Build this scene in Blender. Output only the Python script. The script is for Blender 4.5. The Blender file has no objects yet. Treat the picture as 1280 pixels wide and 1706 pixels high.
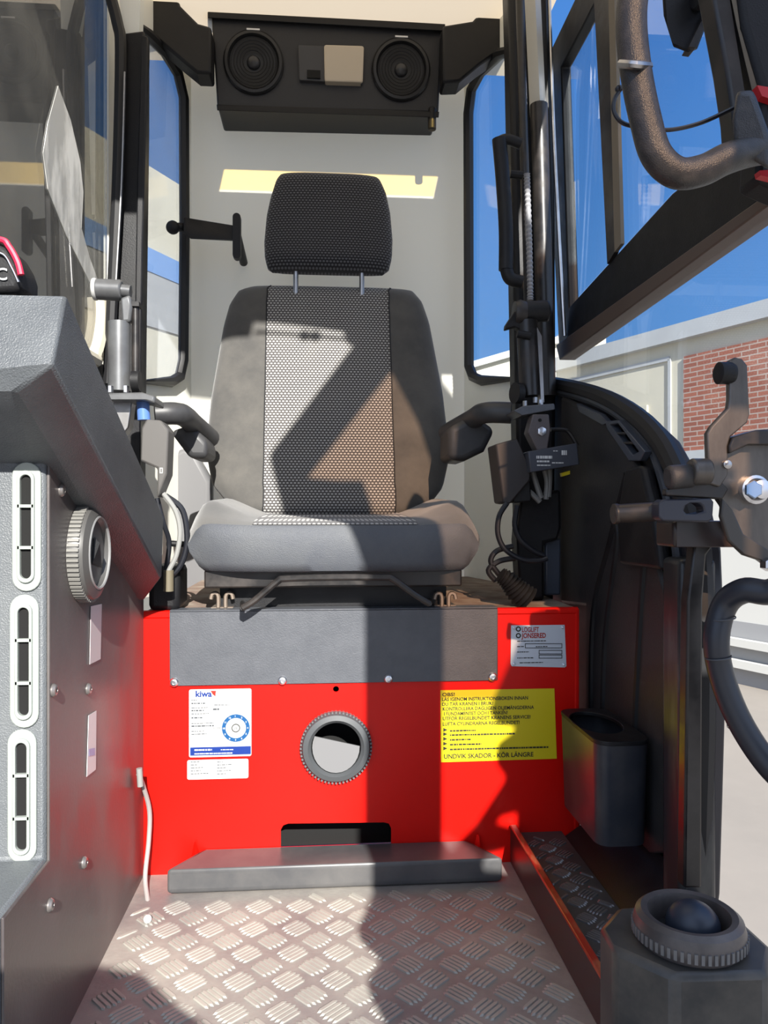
import bpy, bmesh, math, random
from mathutils import Vector, Matrix
random.seed(7)
PI = math.pi
S = bpy.context.scene
COL = S.collection

# ---------------------------------------------------------------- camera, light
TH = math.radians(4.5)              # the lens looks a little to the right of the cab's long axis
H = 0.588                           # lens height above the cab floor
F = 1280.0
CAM = Vector((0, 0, H))
FW = Vector((math.sin(TH), math.cos(TH), 0)); RT = Vector((math.cos(TH), -math.sin(TH), 0)); UP = Vector((0, 0, 1))
cd = bpy.data.cameras.new('camera'); cam = bpy.data.objects.new('camera', cd); COL.objects.link(cam)
cam.location = CAM; cam.rotation_euler = (PI/2, 0, -TH)
cd.sensor_fit = 'HORIZONTAL'; cd.sensor_width = 36; cd.lens = 36.0; cd.clip_start = 0.02; cd.clip_end = 500
S.camera = cam
S.view_settings.view_transform = 'Standard'; S.view_settings.look = 'None'
S.view_settings.gamma = 1; S.view_settings.use_curve_mapping = False
S.view_settings.exposure = 0.0

SUN = Vector((-0.12, 1.0, -0.55))   # travel direction of the sunlight
sl = bpy.data.lights.new('sun', 'SUN'); so = bpy.data.objects.new('sun', sl); COL.objects.link(so)
sl.energy = 10.5; sl.angle = math.radians(0.45); sl.color = (1.0, 0.965, 0.90)
so.rotation_euler = SUN.to_track_quat('-Z', 'Y').to_euler(); so.location = (2, -6, 6)

W = bpy.data.worlds.new('sky'); S.world = W; W.use_nodes = True
nt = W.node_tree; nt.nodes.clear()
def nd(t, typ, **kw):
    n = t.nodes.new(typ)
    for k, v in kw.items(): setattr(n, k, v)
    return n
tc = nd(nt, 'ShaderNodeTexCoord'); sp = nd(nt, 'ShaderNodeSeparateXYZ')
nt.links.new(tc.outputs['Generated'], sp.inputs[0])
r1 = nd(nt, 'ShaderNodeValToRGB')
e = r1.color_ramp.elements
e[0].position = 0.0; e[0].color = (0.34, 0.52, 0.80, 1)
e[1].position = 0.75; e[1].color = (0.045, 0.20, 0.66, 1)
x = e.new(0.22); x.color = (0.13, 0.36, 0.80, 1)
nt.links.new(sp.outputs['Z'], r1.inputs[0])
vm = nd(nt, 'ShaderNodeVectorMath', operation='DOT_PRODUCT')
vm.inputs[1].default_value = (-SUN).normalized()
nt.links.new(tc.outputs['Generated'], vm.inputs[0])
mr = nd(nt, 'ShaderNodeMapRange', interpolation_type='SMOOTHSTEP')
mr.inputs['From Min'].default_value = -0.15; mr.inputs['From Max'].default_value = 1.0
mr.inputs['To Min'].default_value = 0.0; mr.inputs['To Max'].default_value = 1.0
nt.links.new(vm.outputs['Value'], mr.inputs['Value'])
mx = nd(nt, 'ShaderNodeMix', data_type='RGBA')
mx.inputs[7].default_value = (0.95, 1.12, 1.46, 1)
nt.links.new(mr.outputs[0], mx.inputs[0]); nt.links.new(r1.outputs[0], mx.inputs[6])
bg = nd(nt, 'ShaderNodeBackground'); bg.inputs['Strength'].default_value = 1.0
ow = nd(nt, 'ShaderNodeOutputWorld')
nt.links.new(mx.outputs[2], bg.inputs[0]); nt.links.new(bg.outputs[0], ow.inputs[0])

# ---------------------------------------------------------------- helpers: where things stand
def ray(px, py): return FW + RT*((px-640)/F) + UP*((853-py)/F)
def aty(px, py, Y): d = ray(px, py); return CAM + d*(Y/d.y)
def atx(px, py, X): d = ray(px, py); return CAM + d*(X/d.x)
def atz(px, py, Z): d = ray(px, py); return CAM + d*((Z-H)/d.z)
def atp(px, py, P, n): d = ray(px, py); return CAM + d*((P-CAM).dot(n)/d.dot(n))
def V(*a): return Vector(a)

# ---------------------------------------------------------------- helpers: materials
MATS = {}
def mat(name, col, rough=0.5, metal=0.0, col2=None, nscale=8, namt=0.5, bump=0.0, bscale=200, sheen=0.0, coat=0.0, spec=0.5, detail=6, stretch=None, rvar=0.0):
    if name in MATS: return MATS[name]
    m = bpy.data.materials.new(name); m.use_nodes = True; t = m.node_tree
    b = t.nodes['Principled BSDF']
    b.inputs['Base Color'].default_value = (*col, 1); b.inputs['Roughness'].default_value = rough
    b.inputs['Metallic'].default_value = metal; b.inputs['Specular IOR Level'].default_value = spec
    if sheen:
        b.inputs['Sheen Weight'].default_value = sheen; b.inputs['Sheen Roughness'].default_value = 0.5
    if coat: b.inputs['Coat Weight'].default_value = coat; b.inputs['Coat Roughness'].default_value = 0.12
    tcn = nd(t, 'ShaderNodeTexCoord'); src = tcn.outputs['Object']
    if stretch:
        mp = nd(t, 'ShaderNodeMapping'); mp.inputs['Scale'].default_value = stretch
        t.links.new(src, mp.inputs[0]); src = mp.outputs[0]
    if col2:
        n = nd(t, 'ShaderNodeTexNoise'); n.inputs['Scale'].default_value = nscale; n.inputs['Detail'].default_value = detail
        n.inputs['Roughness'].default_value = 0.65
        t.links.new(src, n.inputs['Vector'])
        r = nd(t, 'ShaderNodeMapRange'); r.inputs['From Min'].default_value = 0.5-0.5*namt*0.5; r.inputs['From Max'].default_value = 0.5+0.3
        t.links.new(n.outputs[0], r.inputs['Value'])
        x = nd(t, 'ShaderNodeMix', data_type='RGBA'); x.inputs[6].default_value = (*col, 1); x.inputs[7].default_value = (*col2, 1)
        t.links.new(r.outputs[0], x.inputs[0]); t.links.new(x.outputs[2], b.inputs['Base Color'])
        if rvar:
            q = nd(t, 'ShaderNodeMapRange'); q.inputs['To Min'].default_value = rough; q.inputs['To Max'].default_value = min(1, rough+rvar)
            t.links.new(r.outputs[0], q.inputs['Value']); t.links.new(q.outputs[0], b.inputs['Roughness'])
    if bump:
        n2 = nd(t, 'ShaderNodeTexNoise'); n2.inputs['Scale'].default_value = bscale; n2.inputs['Detail'].default_value = 3
        t.links.new(tcn.outputs['Object'], n2.inputs['Vector'])
        bp = nd(t, 'ShaderNodeBump'); bp.inputs['Strength'].default_value = bump; bp.inputs['Distance'].default_value = 0.002
        t.links.new(n2.outputs[0], bp.inputs['Height']); t.links.new(bp.outputs[0], b.inputs['Normal'])
    MATS[name] = m; return m

def math_(t, op, a, b=None, c=None):
    n = nd(t, 'ShaderNodeMath', operation=op)
    for i, v in enumerate((a, b, c)):
        if v is None: continue
        if isinstance(v, (int, float)): n.inputs[i].default_value = v
        else: t.links.new(v, n.inputs[i])
    return n.outputs[0]

def dotted(name, base, dot, px=0.0078, pz=0.0058, rough=0.9):
    m = bpy.data.materials.new(name); m.use_nodes = True; t = m.node_tree; b = t.nodes['Principled BSDF']
    tcn = nd(t, 'ShaderNodeTexCoord'); s = nd(t, 'ShaderNodeSeparateXYZ'); t.links.new(tcn.outputs['Object'], s.inputs[0])
    v = math_(t, 'DIVIDE', s.outputs['Z'], pz); row = math_(t, 'FLOOR', v)
    u = math_(t, 'ADD', math_(t, 'DIVIDE', s.outputs['X'], px), math_(t, 'MULTIPLY', row, 0.5))
    fu = math_(t, 'ABSOLUTE', math_(t, 'SUBTRACT', math_(t, 'FRACT', u), 0.5))
    fv = math_(t, 'ABSOLUTE', math_(t, 'SUBTRACT', math_(t, 'FRACT', v), 0.5))
    d = math_(t, 'ADD', math_(t, 'POWER', math_(t, 'DIVIDE', fu, 0.36), 2), math_(t, 'POWER', math_(t, 'DIVIDE', fv, 0.30), 2))
    mask = nd(t, 'ShaderNodeMapRange'); mask.inputs['From Min'].default_value = 1.15; mask.inputs['From Max'].default_value = 0.7
    t.links.new(d, mask.inputs['Value'])
    n = nd(t, 'ShaderNodeTexNoise'); n.inputs['Scale'].default_value = 9; n.inputs['Detail'].default_value = 5; t.links.new(tcn.outputs['Object'], n.inputs['Vector'])
    w = nd(t, 'ShaderNodeMix', data_type='RGBA'); w.inputs[6].default_value = (*base, 1); w.inputs[7].default_value = (base[0]*1.9, base[1]*1.8, base[2]*1.6, 1)
    t.links.new(n.outputs[0], w.inputs[0])
    x = nd(t, 'ShaderNodeMix', data_type='RGBA'); x.inputs[7].default_value = (*dot, 1)
    t.links.new(mask.outputs[0], x.inputs[0]); t.links.new(w.outputs[2], x.inputs[6]); t.links.new(x.outputs[2], b.inputs['Base Color'])
    b.inputs['Roughness'].default_value = rough; b.inputs['Sheen Weight'].default_value = 0.25; b.inputs['Specular IOR Level'].default_value = 0.2
    bp = nd(t, 'ShaderNodeBump'); bp.inputs['Strength'].default_value = 0.5; bp.inputs['Distance'].default_value = 0.001
    t.links.new(mask.outputs[0], bp.inputs['Height']); t.links.new(bp.outputs[0], b.inputs['Normal'])
    MATS[name] = m; return m

def glass(name, tint=(1, 1, 1), haze=0.0, hazecol=(0.8, 0.8, 0.8), smudge=0.0, ior=1.45, extra=0.0):
    m = bpy.data.materials.new(name); m.use_nodes = True; t = m.node_tree; t.nodes.clear()
    o = nd(t, 'ShaderNodeOutputMaterial'); tr = nd(t, 'ShaderNodeBsdfTransparent'); tr.inputs[0].default_value = (*tint, 1)
    gl = nd(t, 'ShaderNodeBsdfGlossy'); gl.inputs['Roughness'].default_value = 0.02
    ge = nd(t, 'ShaderNodeNewGeometry'); dp = nd(t, 'ShaderNodeVectorMath', operation='DOT_PRODUCT')
    t.links.new(ge.outputs['Normal'], dp.inputs[0]); t.links.new(ge.outputs['Incoming'], dp.inputs[1])
    f0 = ((ior-1)/(ior+1))**2
    f2 = math_(t, 'ADD', math_(t, 'MULTIPLY', math_(t, 'POWER', math_(t, 'SUBTRACT', 1.0, math_(t, 'ABSOLUTE', dp.outputs['Value'])), 5), 1-f0), f0+extra)
    m1 = nd(t, 'ShaderNodeMixShader'); t.links.new(f2, m1.inputs[0]); t.links.new(tr.outputs[0], m1.inputs[1]); t.links.new(gl.outputs[0], m1.inputs[2])
    last = m1.outputs[0]
    if haze or smudge:
        df = nd(t, 'ShaderNodeBsdfDiffuse'); df.inputs[0].default_value = (*hazecol, 1)
        tcn = nd(t, 'ShaderNodeTexCoord'); n = nd(t, 'ShaderNodeTexNoise'); n.inputs['Scale'].default_value = 5; n.inputs['Detail'].default_value = 8
        t.links.new(tcn.outputs['Object'], n.inputs['Vector'])
        r = nd(t, 'ShaderNodeMapRange'); r.inputs['From Min'].default_value = 0.45; r.inputs['From Max'].default_value = 0.8
        r.inputs['To Min'].default_value = haze; r.inputs['To Max'].default_value = haze+smudge
        t.links.new(n.outputs[0], r.inputs['Value'])
        m2 = nd(t, 'ShaderNodeMixShader'); t.links.new(r.outputs[0], m2.inputs[0]); t.links.new(last, m2.inputs[1]); t.links.new(df.outputs[0], m2.inputs[2]); last = m2.outputs[0]
    t.links.new(last, o.inputs[0]); MATS[name] = m; return m

cream = mat('cream_panel', (0.90, 0.90, 0.82), 0.45, col2=(0.86, 0.85, 0.77), nscale=3)
# the roof skin has translucency added, so sunlight brightens the cab
roofm = bpy.data.materials.new('translucent_roof_skin'); roofm.use_nodes = True; t = roofm.node_tree; t.nodes.clear()
o_ = nd(t, 'ShaderNodeOutputMaterial'); tl = nd(t, 'ShaderNodeBsdfTranslucent'); tl.inputs[0].default_value = (0.54, 0.44, 0.31, 1)
df_ = nd(t, 'ShaderNodeBsdfDiffuse'); df_.inputs[0].default_value = (0.75, 0.70, 0.58, 1); ms_ = nd(t, 'ShaderNodeMixShader'); ms_.inputs[0].default_value = 0.3
t.links.new(tl.outputs[0], ms_.inputs[1]); t.links.new(df_.outputs[0], ms_.inputs[2]); t.links.new(ms_.outputs[0], o_.inputs[0])
wallskin = bpy.data.materials.new('translucent_wall_skin'); wallskin.use_nodes = True; t = wallskin.node_tree  # translucency added to the wall skin to brighten it
tl = nd(t, 'ShaderNodeBsdfTranslucent'); tl.inputs[0].default_value = (0.97, 0.90, 0.70, 1); pb_ = t.nodes['Principled BSDF']; pb_.inputs['Base Color'].default_value = (0.92, 0.91, 0.82, 1); pb_.inputs['Roughness'].default_value = 0.45
ms_ = nd(t, 'ShaderNodeMixShader'); ms_.inputs[0].default_value = 0.42; t.links.new(pb_.outputs[0], ms_.inputs[1]); t.links.new(tl.outputs[0], ms_.inputs[2]); t.links.new(ms_.outputs[0], t.nodes['Material Output'].inputs[0])
black = mat('black_plastic', (0.008, 0.008, 0.010), 0.42, col2=(0.018, 0.018, 0.018), nscale=14, bump=0.15, bscale=500, rvar=0.2, spec=0.3)
blackd = mat('dusty_black_plastic', (0.020, 0.020, 0.023), 0.45, col2=(0.055, 0.052, 0.05), nscale=6, bump=0.25, bscale=400, rvar=0.3)
blackm = mat('black_painted_metal', (0.014, 0.013, 0.013), 0.3, col2=(0.05, 0.04, 0.035), nscale=18, namt=0.3, rvar=0.3)
rubber = mat('black_rubber', (0.010, 0.010, 0.011), 0.5)
charcoal = mat('charcoal_coat', (0.075, 0.080, 0.092), 0.40, col2=(0.10, 0.105, 0.118), nscale=30, bump=0.25, bscale=500)
consolem = mat('console_grained_plastic', (0.11, 0.12, 0.13), 0.4, col2=(0.16, 0.17, 0.175), nscale=5, bump=0.5, bscale=600)
sidem = mat('console_side_sheet', (0.06, 0.05, 0.05), 0.33, col2=(0.20, 0.18, 0.165), nscale=4, bump=0.1, bscale=200, rvar=0.3, stretch=(1, 1, 0.6))
red = mat('red_paint', (0.66, 0.005, 0.002), 0.36, col2=(0.56, 0.005, 0.002), nscale=5, spec=0.28)
steel = mat('bare_steel', (0.55, 0.55, 0.56), 0.3, metal=1.0, col2=(0.35, 0.33, 0.31), nscale=20)
zinc = mat('zinc_bolt', (0.72, 0.74, 0.78), 0.28, metal=1.0)
brownm = mat('worn_brown_steel', (0.15, 0.135, 0.12), 0.38, metal=0.6, col2=(0.07, 0.062, 0.058), nscale=9, stretch=(3, 3, 1))
vent_grey = mat('pale_grey_plastic', (0.34, 0.37, 0.345), 0.5, col2=(0.27, 0.30, 0.27), nscale=12)
fabric = mat('plain_seat_fabric', (0.075, 0.073, 0.070), 0.95, col2=(0.15, 0.14, 0.125), nscale=6, bump=0.3, bscale=900, sheen=0.35, spec=0.15)
vinyl = mat('seat_vinyl', (0.08, 0.086, 0.10), 0.5, col2=(0.11, 0.115, 0.12), nscale=10, bump=0.5, bscale=700, spec=0.4)
dots = dotted('dotted_seat_fabric', (0.055, 0.053, 0.056), (0.46, 0.45, 0.43))
dots2 = dotted('dark_dotted_fabric', (0.016, 0.016, 0.019), (0.13, 0.13, 0.14))
white = mat('white_sticker', (0.62, 0.63, 0.62), 0.4)
blue = mat('blue_print', (0.004, 0.028, 0.20), 0.4)
cyan = mat('light_blue_print', (0.006, 0.075, 0.22), 0.4)
grey = mat('grey_print', (0.06, 0.065, 0.075), 0.5)
ink = mat('black_print', (0.02, 0.02, 0.015), 0.5)
redp = mat('red_print', (0.40, 0.02, 0.01), 0.45)
yellow = mat('yellow_sticker', (0.68, 0.55, 0.010), 0.42)
alu = mat('blue_tinted_plate', (0.62, 0.68, 0.76), 0.4, metal=0.25)
dark = mat('dark_cavity', (0.006, 0.006, 0.006), 0.9)
dustm = mat('dusty_red_top', (0.20, 0.13, 0.10), 0.9, col2=(0.42, 0.37, 0.30), nscale=16)
cable = mat('black_cable', (0.012, 0.013, 0.018), 0.35)
greyc = mat('grey_cable', (0.42, 0.42, 0.40), 0.5)

# ---------------------------------------------------------------- helpers: meshes
WL = {}
def link(name, bm, m, parent=None, bevel=0.0, seg=2, smooth=35, kind=None, label=None, solid=None):
    bmesh.ops.recalc_face_normals(bm, faces=bm.faces)
    me = bpy.data.meshes.new(name)
    c = Vector((0, 0, 0))
    lo = Vector((min(v.co[i] for v in bm.verts) for i in range(3))); hi = Vector((max(v.co[i] for v in bm.verts) for i in range(3)))
    c = (lo+hi)/2
    if parent is None: c.z = lo.z
    for v in bm.verts: v.co -= c
    bm.to_mesh(me); bm.free()
    for ml in (m if isinstance(m, (list, tuple)) else [m]): me.materials.append(ml)
    if smooth:
        me.shade_smooth(); me.set_sharp_from_angle(angle=math.radians(smooth))
    o = bpy.data.objects.new(name, me); COL.objects.link(o)
    if bevel:
        b = o.modifiers.new('bevel', 'BEVEL'); b.width = bevel; b.segments = seg; b.limit_method = 'ANGLE'; b.angle_limit = math.radians(40)
        b.harden_normals = False
    pl = WL[parent.name] if parent else Vector((0, 0, 0))
    o.location = c-pl; o.parent = parent
    WL[o.name] = c
    if kind: o['kind'] = kind
    if label: o['label'] = label
    return o
def thing(name, label, cat, loc, group=None):
    o = bpy.data.objects.new(name, None); COL.objects.link(o); o.empty_display_size = 0.05
    o.location = loc; o['label'] = label; o['category'] = cat
    if group: o['group'] = group
    WL[o.name] = Vector(loc); return o
def tag(o, label, cat, group=None):
    o['label'] = label; o['category'] = cat
    if group: o['group'] = group
    return o
def BM(): return bmesh.new()
def box(bm, x0, x1, y0, y1, z0, z1):
    r = bmesh.ops.create_cube(bm, size=1)
    for v in r['verts']:
        v.co = Vector(((x0+x1)/2+v.co.x*(x1-x0), (y0+y1)/2+v.co.y*(y1-y0), (z0+z1)/2+v.co.z*(z1-z0)))
    return bm
def obox(bm, c, sx, sy, sz, M=None):
    r = bmesh.ops.create_cube(bm, size=1)
    for v in r['verts']:
        p = Vector((v.co.x*sx, v.co.y*sy, v.co.z*sz))
        v.co = (M @ p if M else p) + c
    return bm
def prism(bm, pts, vec, holes=()):
    vec = Vector(vec); es = []
    for loop in [pts]+list(holes):
        vs = [bm.verts.new(p) for p in loop]
        es += [bm.edges.new((vs[i], vs[(i+1) % len(vs)])) for i in range(len(vs))]
    r = bmesh.ops.triangle_fill(bm, use_beauty=True, use_dissolve=False, edges=es)
    fs = [g for g in r['geom'] if isinstance(g, bmesh.types.BMFace)]
    x = bmesh.ops.extrude_face_region(bm, geom=fs)
    for g in x['geom']:
        if isinstance(g, bmesh.types.BMVert): g.co += vec
    return bm
def hull(bm, pts):
    vs = [bm.verts.new(p) for p in pts]
    r = bmesh.ops.convex_hull(bm, input=vs)
    bmesh.ops.delete(bm, geom=list({g for g in r['geom_interior'] if isinstance(g, bmesh.types.BMVert)}), context='VERTS')
    return bm
def spline(pts, n=6):
    pts = [Vector(p) for p in pts]; out = []
    for i in range(len(pts)-1):
        p0 = pts[max(i-1, 0)]; p1 = pts[i]; p2 = pts[i+1]; p3 = pts[min(i+2, len(pts)-1)]
        for k in range(n):
            t = k/n
            out.append(0.5*((2*p1)+(p2-p0)*t+(2*p0-5*p1+4*p2-p3)*t*t+(3*p1-p0-3*p2+p3)*t**3))
    out.append(pts[-1]); return out
def tube(bm, pts, r, n=12, sm=6, closed=False, ribs=0.0):
    pts = [Vector(p) for p in pts]
    if sm: pts = spline(pts+[pts[0]] if closed else pts, sm)
    if closed and sm: pts = pts[:-1]
    N = len(pts); rings = []
    tprev = None; nrm = None
    for i, p in enumerate(pts):
        if closed: tg = (pts[(i+1) % N]-pts[i-1]).normalized()
        else: tg = (pts[min(i+1, N-1)]-pts[max(i-1, 0)]).normalized()
        if nrm is None:
            a = Vector((0, 0, 1)) if abs(tg.z) < 0.9 else Vector((1, 0, 0))
            nrm = (a-tg*a.dot(tg)).normalized()
        else:
            nrm = (nrm-tg*nrm.dot(tg)).normalized()
        bn = tg.cross(nrm)
        rr = r(i/(N-1)) if callable(r) else r
        if ribs and i % 2: rr *= (1-ribs)
        rings.append([bm.verts.new(p+(nrm*math.cos(2*PI*k/n)+bn*math.sin(2*PI*k/n))*rr) for k in range(n)])
    for i in range(N if closed else N-1):
        a, b = rings[i], rings[(i+1) % N]
        for k in range(n): bm.faces.new((a[k], a[(k+1) % n], b[(k+1) % n], b[k]))
    if not closed:
        bm.faces.new(rings[0][::-1]); bm.faces.new(rings[-1])
    return bm
def lathe(bm, prof, c, axis, n=32, cap=True):
    axis = Vector(axis).normalized(); a = Vector((0, 0, 1)) if abs(axis.z) < 0.9 else Vector((1, 0, 0))
    u = (a-axis*a.dot(axis)).normalized(); w = axis.cross(u); c = Vector(c); rings = []
    for r, h in prof:
        rings.append([bm.verts.new(c+axis*h+(u*math.cos(2*PI*k/n)+w*math.sin(2*PI*k/n))*max(r, 1e-5)) for k in range(n)])
    for i in range(len(prof)-1):
        for k in range(n): bm.faces.new((rings[i][k], rings[i][(k+1) % n], rings[i+1][(k+1) % n], rings[i+1][k]))
    if cap: bm.faces.new(rings[0][::-1]); bm.faces.new(rings[-1])
    return bm
def cyl(bm, a, b, r, n=20): return tube(bm, [a, b], r, n=n, sm=0)
def ball(bm, c, r, sz=1.0, u=20):
    x = bmesh.ops.create_uvsphere(bm, u_segments=u, v_segments=u//2, radius=r)
    for v in x['verts']: v.co = Vector((v.co.x, v.co.y, v.co.z*sz))+Vector(c)
    return bm
def stadium(cx, cz, w, h, n=10):
    r = w/2; out = []
    for k in range(n+1): a = PI*k/n; out.append((cx+r*math.cos(a), cz+h/2-r+r*math.sin(a)))
    for k in range(n+1): a = PI+PI*k/n; out.append((cx+r*math.cos(a), cz-h/2+r+r*math.sin(a)))
    return out
def rrect(x0, x1, z0, z1, r, n=5):
    out = []
    for cx, cz, a0 in ((x1-r, z1-r, 0), (x0+r, z1-r, PI/2), (x0+r, z0+r, PI), (x1-r, z0+r, 1.5*PI)):
        for k in range(n+1): a = a0+PI/2*k/n; out.append((cx+r*math.cos(a), cz+r*math.sin(a)))
    return out
def iny(pts, Y): return [Vector((a, Y, b)) for a, b in pts]
def circ(cx, cz, r, n=28): return [(cx+r*math.cos(2*PI*k/n), cz+r*math.sin(2*PI*k/n)) for k in range(n)]
def text(bm, s, p, size, width=None, bold=0.0, X=Vector((1, 0, 0)), Z=Vector((0, 0, 1)), depth=0.0002):
    cu = bpy.data.curves.new('t', 'FONT'); cu.body = s; cu.size = size; cu.offset = bold*size; cu.resolution_u = 3
    o = bpy.data.objects.new('t', cu); COL.objects.link(o)
    dg = bpy.context.evaluated_depsgraph_get(); me = bpy.data.meshes.new_from_object(o.evaluated_get(dg))
    bpy.data.objects.remove(o); bpy.data.curves.remove(cu)
    if not me.vertices: return bm
    xs = [v.co.x for v in me.vertices]; w = max(xs)-min(xs)
    k = (width/w) if width else 1
    for v in me.vertices: v.co = Vector(p)+X*((v.co.x-min(xs))*k)+Z*v.co.y
    bm.from_mesh(me); bpy.data.meshes.remove(me); return bm
def loft(rows, xs_fn, panel=None, n=2.6, nb=10):
    """rows: (z, xc, hw, yc, hd). Returns body bm and panel bm (front strip |x-xc|<panel)."""
    bmA = BM(); rings = []
    for (z, xc, hw, yc, hd) in rows:
        pos = xs_fn(hw); ring = []
        for x in pos: ring.append(Vector((xc+x, yc-hd*max(0, 1-abs(x/hw)**n)**(1/n), z)))
        for k in range(1, nb):
            x = hw-2*hw*k/nb; ring.append(Vector((xc+x, yc+hd*0.8*max(0, 1-abs(x/hw)**n)**(1/n), z)))
        rings.append([bmA.verts.new(p) for p in ring])
    m = len(rings[0]); pos = xs_fn(1.0) if panel is None else None
    bmP = BM(); sel = []
    nf = len(xs_fn(rows[0][2]))
    for i in range(len(rings)-1):
        for k in range(m):
            f = bmA.faces.new((rings[i][k], rings[i][(k+1) % m], rings[i+1][(k+1) % m], rings[i+1][k]))
            if panel and k < nf-1:
                zc = rows[i]; xm = ((rings[i][k].co.x+rings[i][k+1].co.x)/2-zc[1])
                if abs(xm) < panel: sel.append(f)
    bmA.faces.new(rings[0][::-1]); bmA.faces.new(rings[-1])
    if panel:
        mp = {}
        for f in sel:
            vs = []
            for v in f.verts:
                if v not in mp: mp[v] = bmP.verts.new(v.co)
                vs.append(mp[v])
            bmP.faces.new(vs)
        bmesh.ops.delete(bmA, geom=sel, context='FACES')
    return bmA, bmP
def screw(parent, p, axis, r=0.006, name='screw', m=None):
    b = BM(); lathe(b, [(r, 0), (r, 0.0015), (r*0.75, 0.004), (r*0.4, 0.0045), (r*0.38, 0.003), (0.0001, 0.003)], p, axis, 16); return link(name, b, m or zinc, parent)
# ================================================================ THE OUTSIDE
GZ = -1.2
conc = mat('pale_concrete', (0.30, 0.265, 0.225), 0.9, col2=(0.24, 0.215, 0.185), nscale=0.7, bump=0.3, bscale=20)
b = BM(); box(b, -60, 60, -40, 90, GZ-0.2, GZ); link('ground', b, conc, kind='structure')
wallm = mat('cream_render', (0.66, 0.61, 0.47), 0.9, col2=(0.58, 0.54, 0.43), nscale=0.8)
greyw = mat('grey_render', (0.50, 0.51, 0.50), 0.85, col2=(0.42, 0.42, 0.41), nscale=1.2)
brickm = bpy.data.materials.new('red_brick'); brickm.use_nodes = True; t = brickm.node_tree
bk = nd(t, 'ShaderNodeTexBrick'); bk.inputs['Color1'].default_value = (0.36, 0.12, 0.07, 1); bk.inputs['Color2'].default_value = (0.27, 0.085, 0.05, 1)
bk.inputs['Mortar'].default_value = (0.42, 0.33, 0.27, 1); bk.inputs['Scale'].default_value = 1.0
bk.inputs['Brick Width'].default_value = 0.19; bk.inputs['Row Height'].default_value = 0.055; bk.inputs['Mortar Size'].default_value = 0.007
tcn = nd(t, 'ShaderNodeTexCoord'); t.links.new(tcn.outputs['UV'], bk.inputs['Vector'])
t.links.new(bk.outputs['Color'], t.nodes['Principled BSDF'].inputs['Base Color']); t.nodes['Principled BSDF'].inputs['Roughness'].default_value = 0.9

# right-hand building: a long wall that runs away to the left
d0 = ray(1280, 853); P0 = CAM + d0*(7.75)
vp = ray(0, 853).normalized(); NB = Vector((vp.y, -vp.x, 0))
def bw(px, py, off=0.0): return atp(px, py, P0-(-NB)*0 + NB*off, NB)
if (P0-CAM).dot(NB) > 0: NB = -NB           # NB points to the viewer's side
S0 = P0
def along(s, z, off=0.0): return S0+vp*s+Vector((0, 0, z-S0.z))+NB*off
def smz(px, py):
    p = atp(px, py, S0, NB); return ((p-S0).dot(vp), p.z)
ztop = smz(1280, 502)[1]; zpar = smz(1280, 532)[1]
bl = thing('warehouse', 'long cream warehouse with red brick infill and grey parapet, beyond the open right side', 'building', along(4, GZ))
def wbox(name, s0, s1, z0, z1, o0, o1, m, parent=None):
    b = BM(); prism(b, [along(s0, z0, o0), along(s1, z0, o0), along(s1, z1, o0), along(s0, z1, o0)], NB*(o1-o0)); return link(name, b, m, parent or bl)
wbox('wall', -8, 3.3, GZ, zpar, -3.0, 0, wallm)
wbox('parapet', -8, 3.3, zpar, ztop, -3.0, 0.10, greyw)
s1, z1 = smz(1142, 590); s2, z2 = smz(1146, 752)
b = BM(); pts = [along(-6, z2, .01), along(s1, z2, .01), along(s1, z1-0.03, .01), along(-6, z1-0.03, .01)]
f = b.faces.new([b.verts.new(p) for p in pts]); uv = b.loops.layers.uv.new('UVMap')
for l in f.loops: l[uv].uv = ((l.vert.co-S0).dot(vp), l.vert.co.z)
x = bmesh.ops.extrude_face_region(b, geom=[f])
for g in x['geom']:
    if isinstance(g, bmesh.types.BMVert): g.co += NB*0.02
link('brick_panel', b, brickm, bl)
s3, z3 = smz(1117, 598)
wbox('panel_joint', s3-0.02, s3+0.02, z2, z3, 0, 0.02, greyw); wbox('panel_joint', s3, 3.3, z3-0.02, z3+0.03, 0, 0.02, greyw)
wbox('plinth_ledge', -8, s3+0.5, z2-0.10, z2, 0, 0.06, greyw)
lowb = mat('white_render', (0.60, 0.59, 0.54), 0.85)
wbox('lower_wall', -8, 3.3, -0.55, z2-0.10, 0, 0.04, lowb)
greyk = mat('kerb_grey', (0.30, 0.30, 0.30), 0.9)
wbox('loading_rail', -8, 3.3, -0.80, -0.72, 0.06, 0.14, lowb); wbox('loading_rail', -8, 3.3, -1.02, -0.94, 0.06, 0.14, lowb)
wbox('base_strip', -8, 3.3, GZ, -0.55, 0, 0.05, greyk)
sa, za = smz(1050, 680)
wbox('wall_hatch', sa-0.3, sa+0.5, za-0.4, za, 0, 0.03, wallm)

# rear building whose roof shows at the foot of the right rear window
rb = thing('shed', 'low cream shed far behind the cab, seen at the foot of the right rear window', 'building', (4.6, 17, GZ))
def ry(px, py): return aty(px, py, 16)
b = BM(); p = [ry(690, 642), ry(1010, 550)]; p = [p[0], p[1], Vector((p[1].x, 16, GZ)), Vector((p[0].x, 16, GZ))]
prism(b, p, (0, 4, 0)); link('wall', b, wallm, rb)
b = BM(); q = [ry(690, 642), ry(1010, 550), ry(1010, 538), ry(690, 632)]; prism(b, [v+V(0, -.15, 0) for v in q], (0, 4.2, 0)); link('roof_edge', b, greyw, rb)

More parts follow.
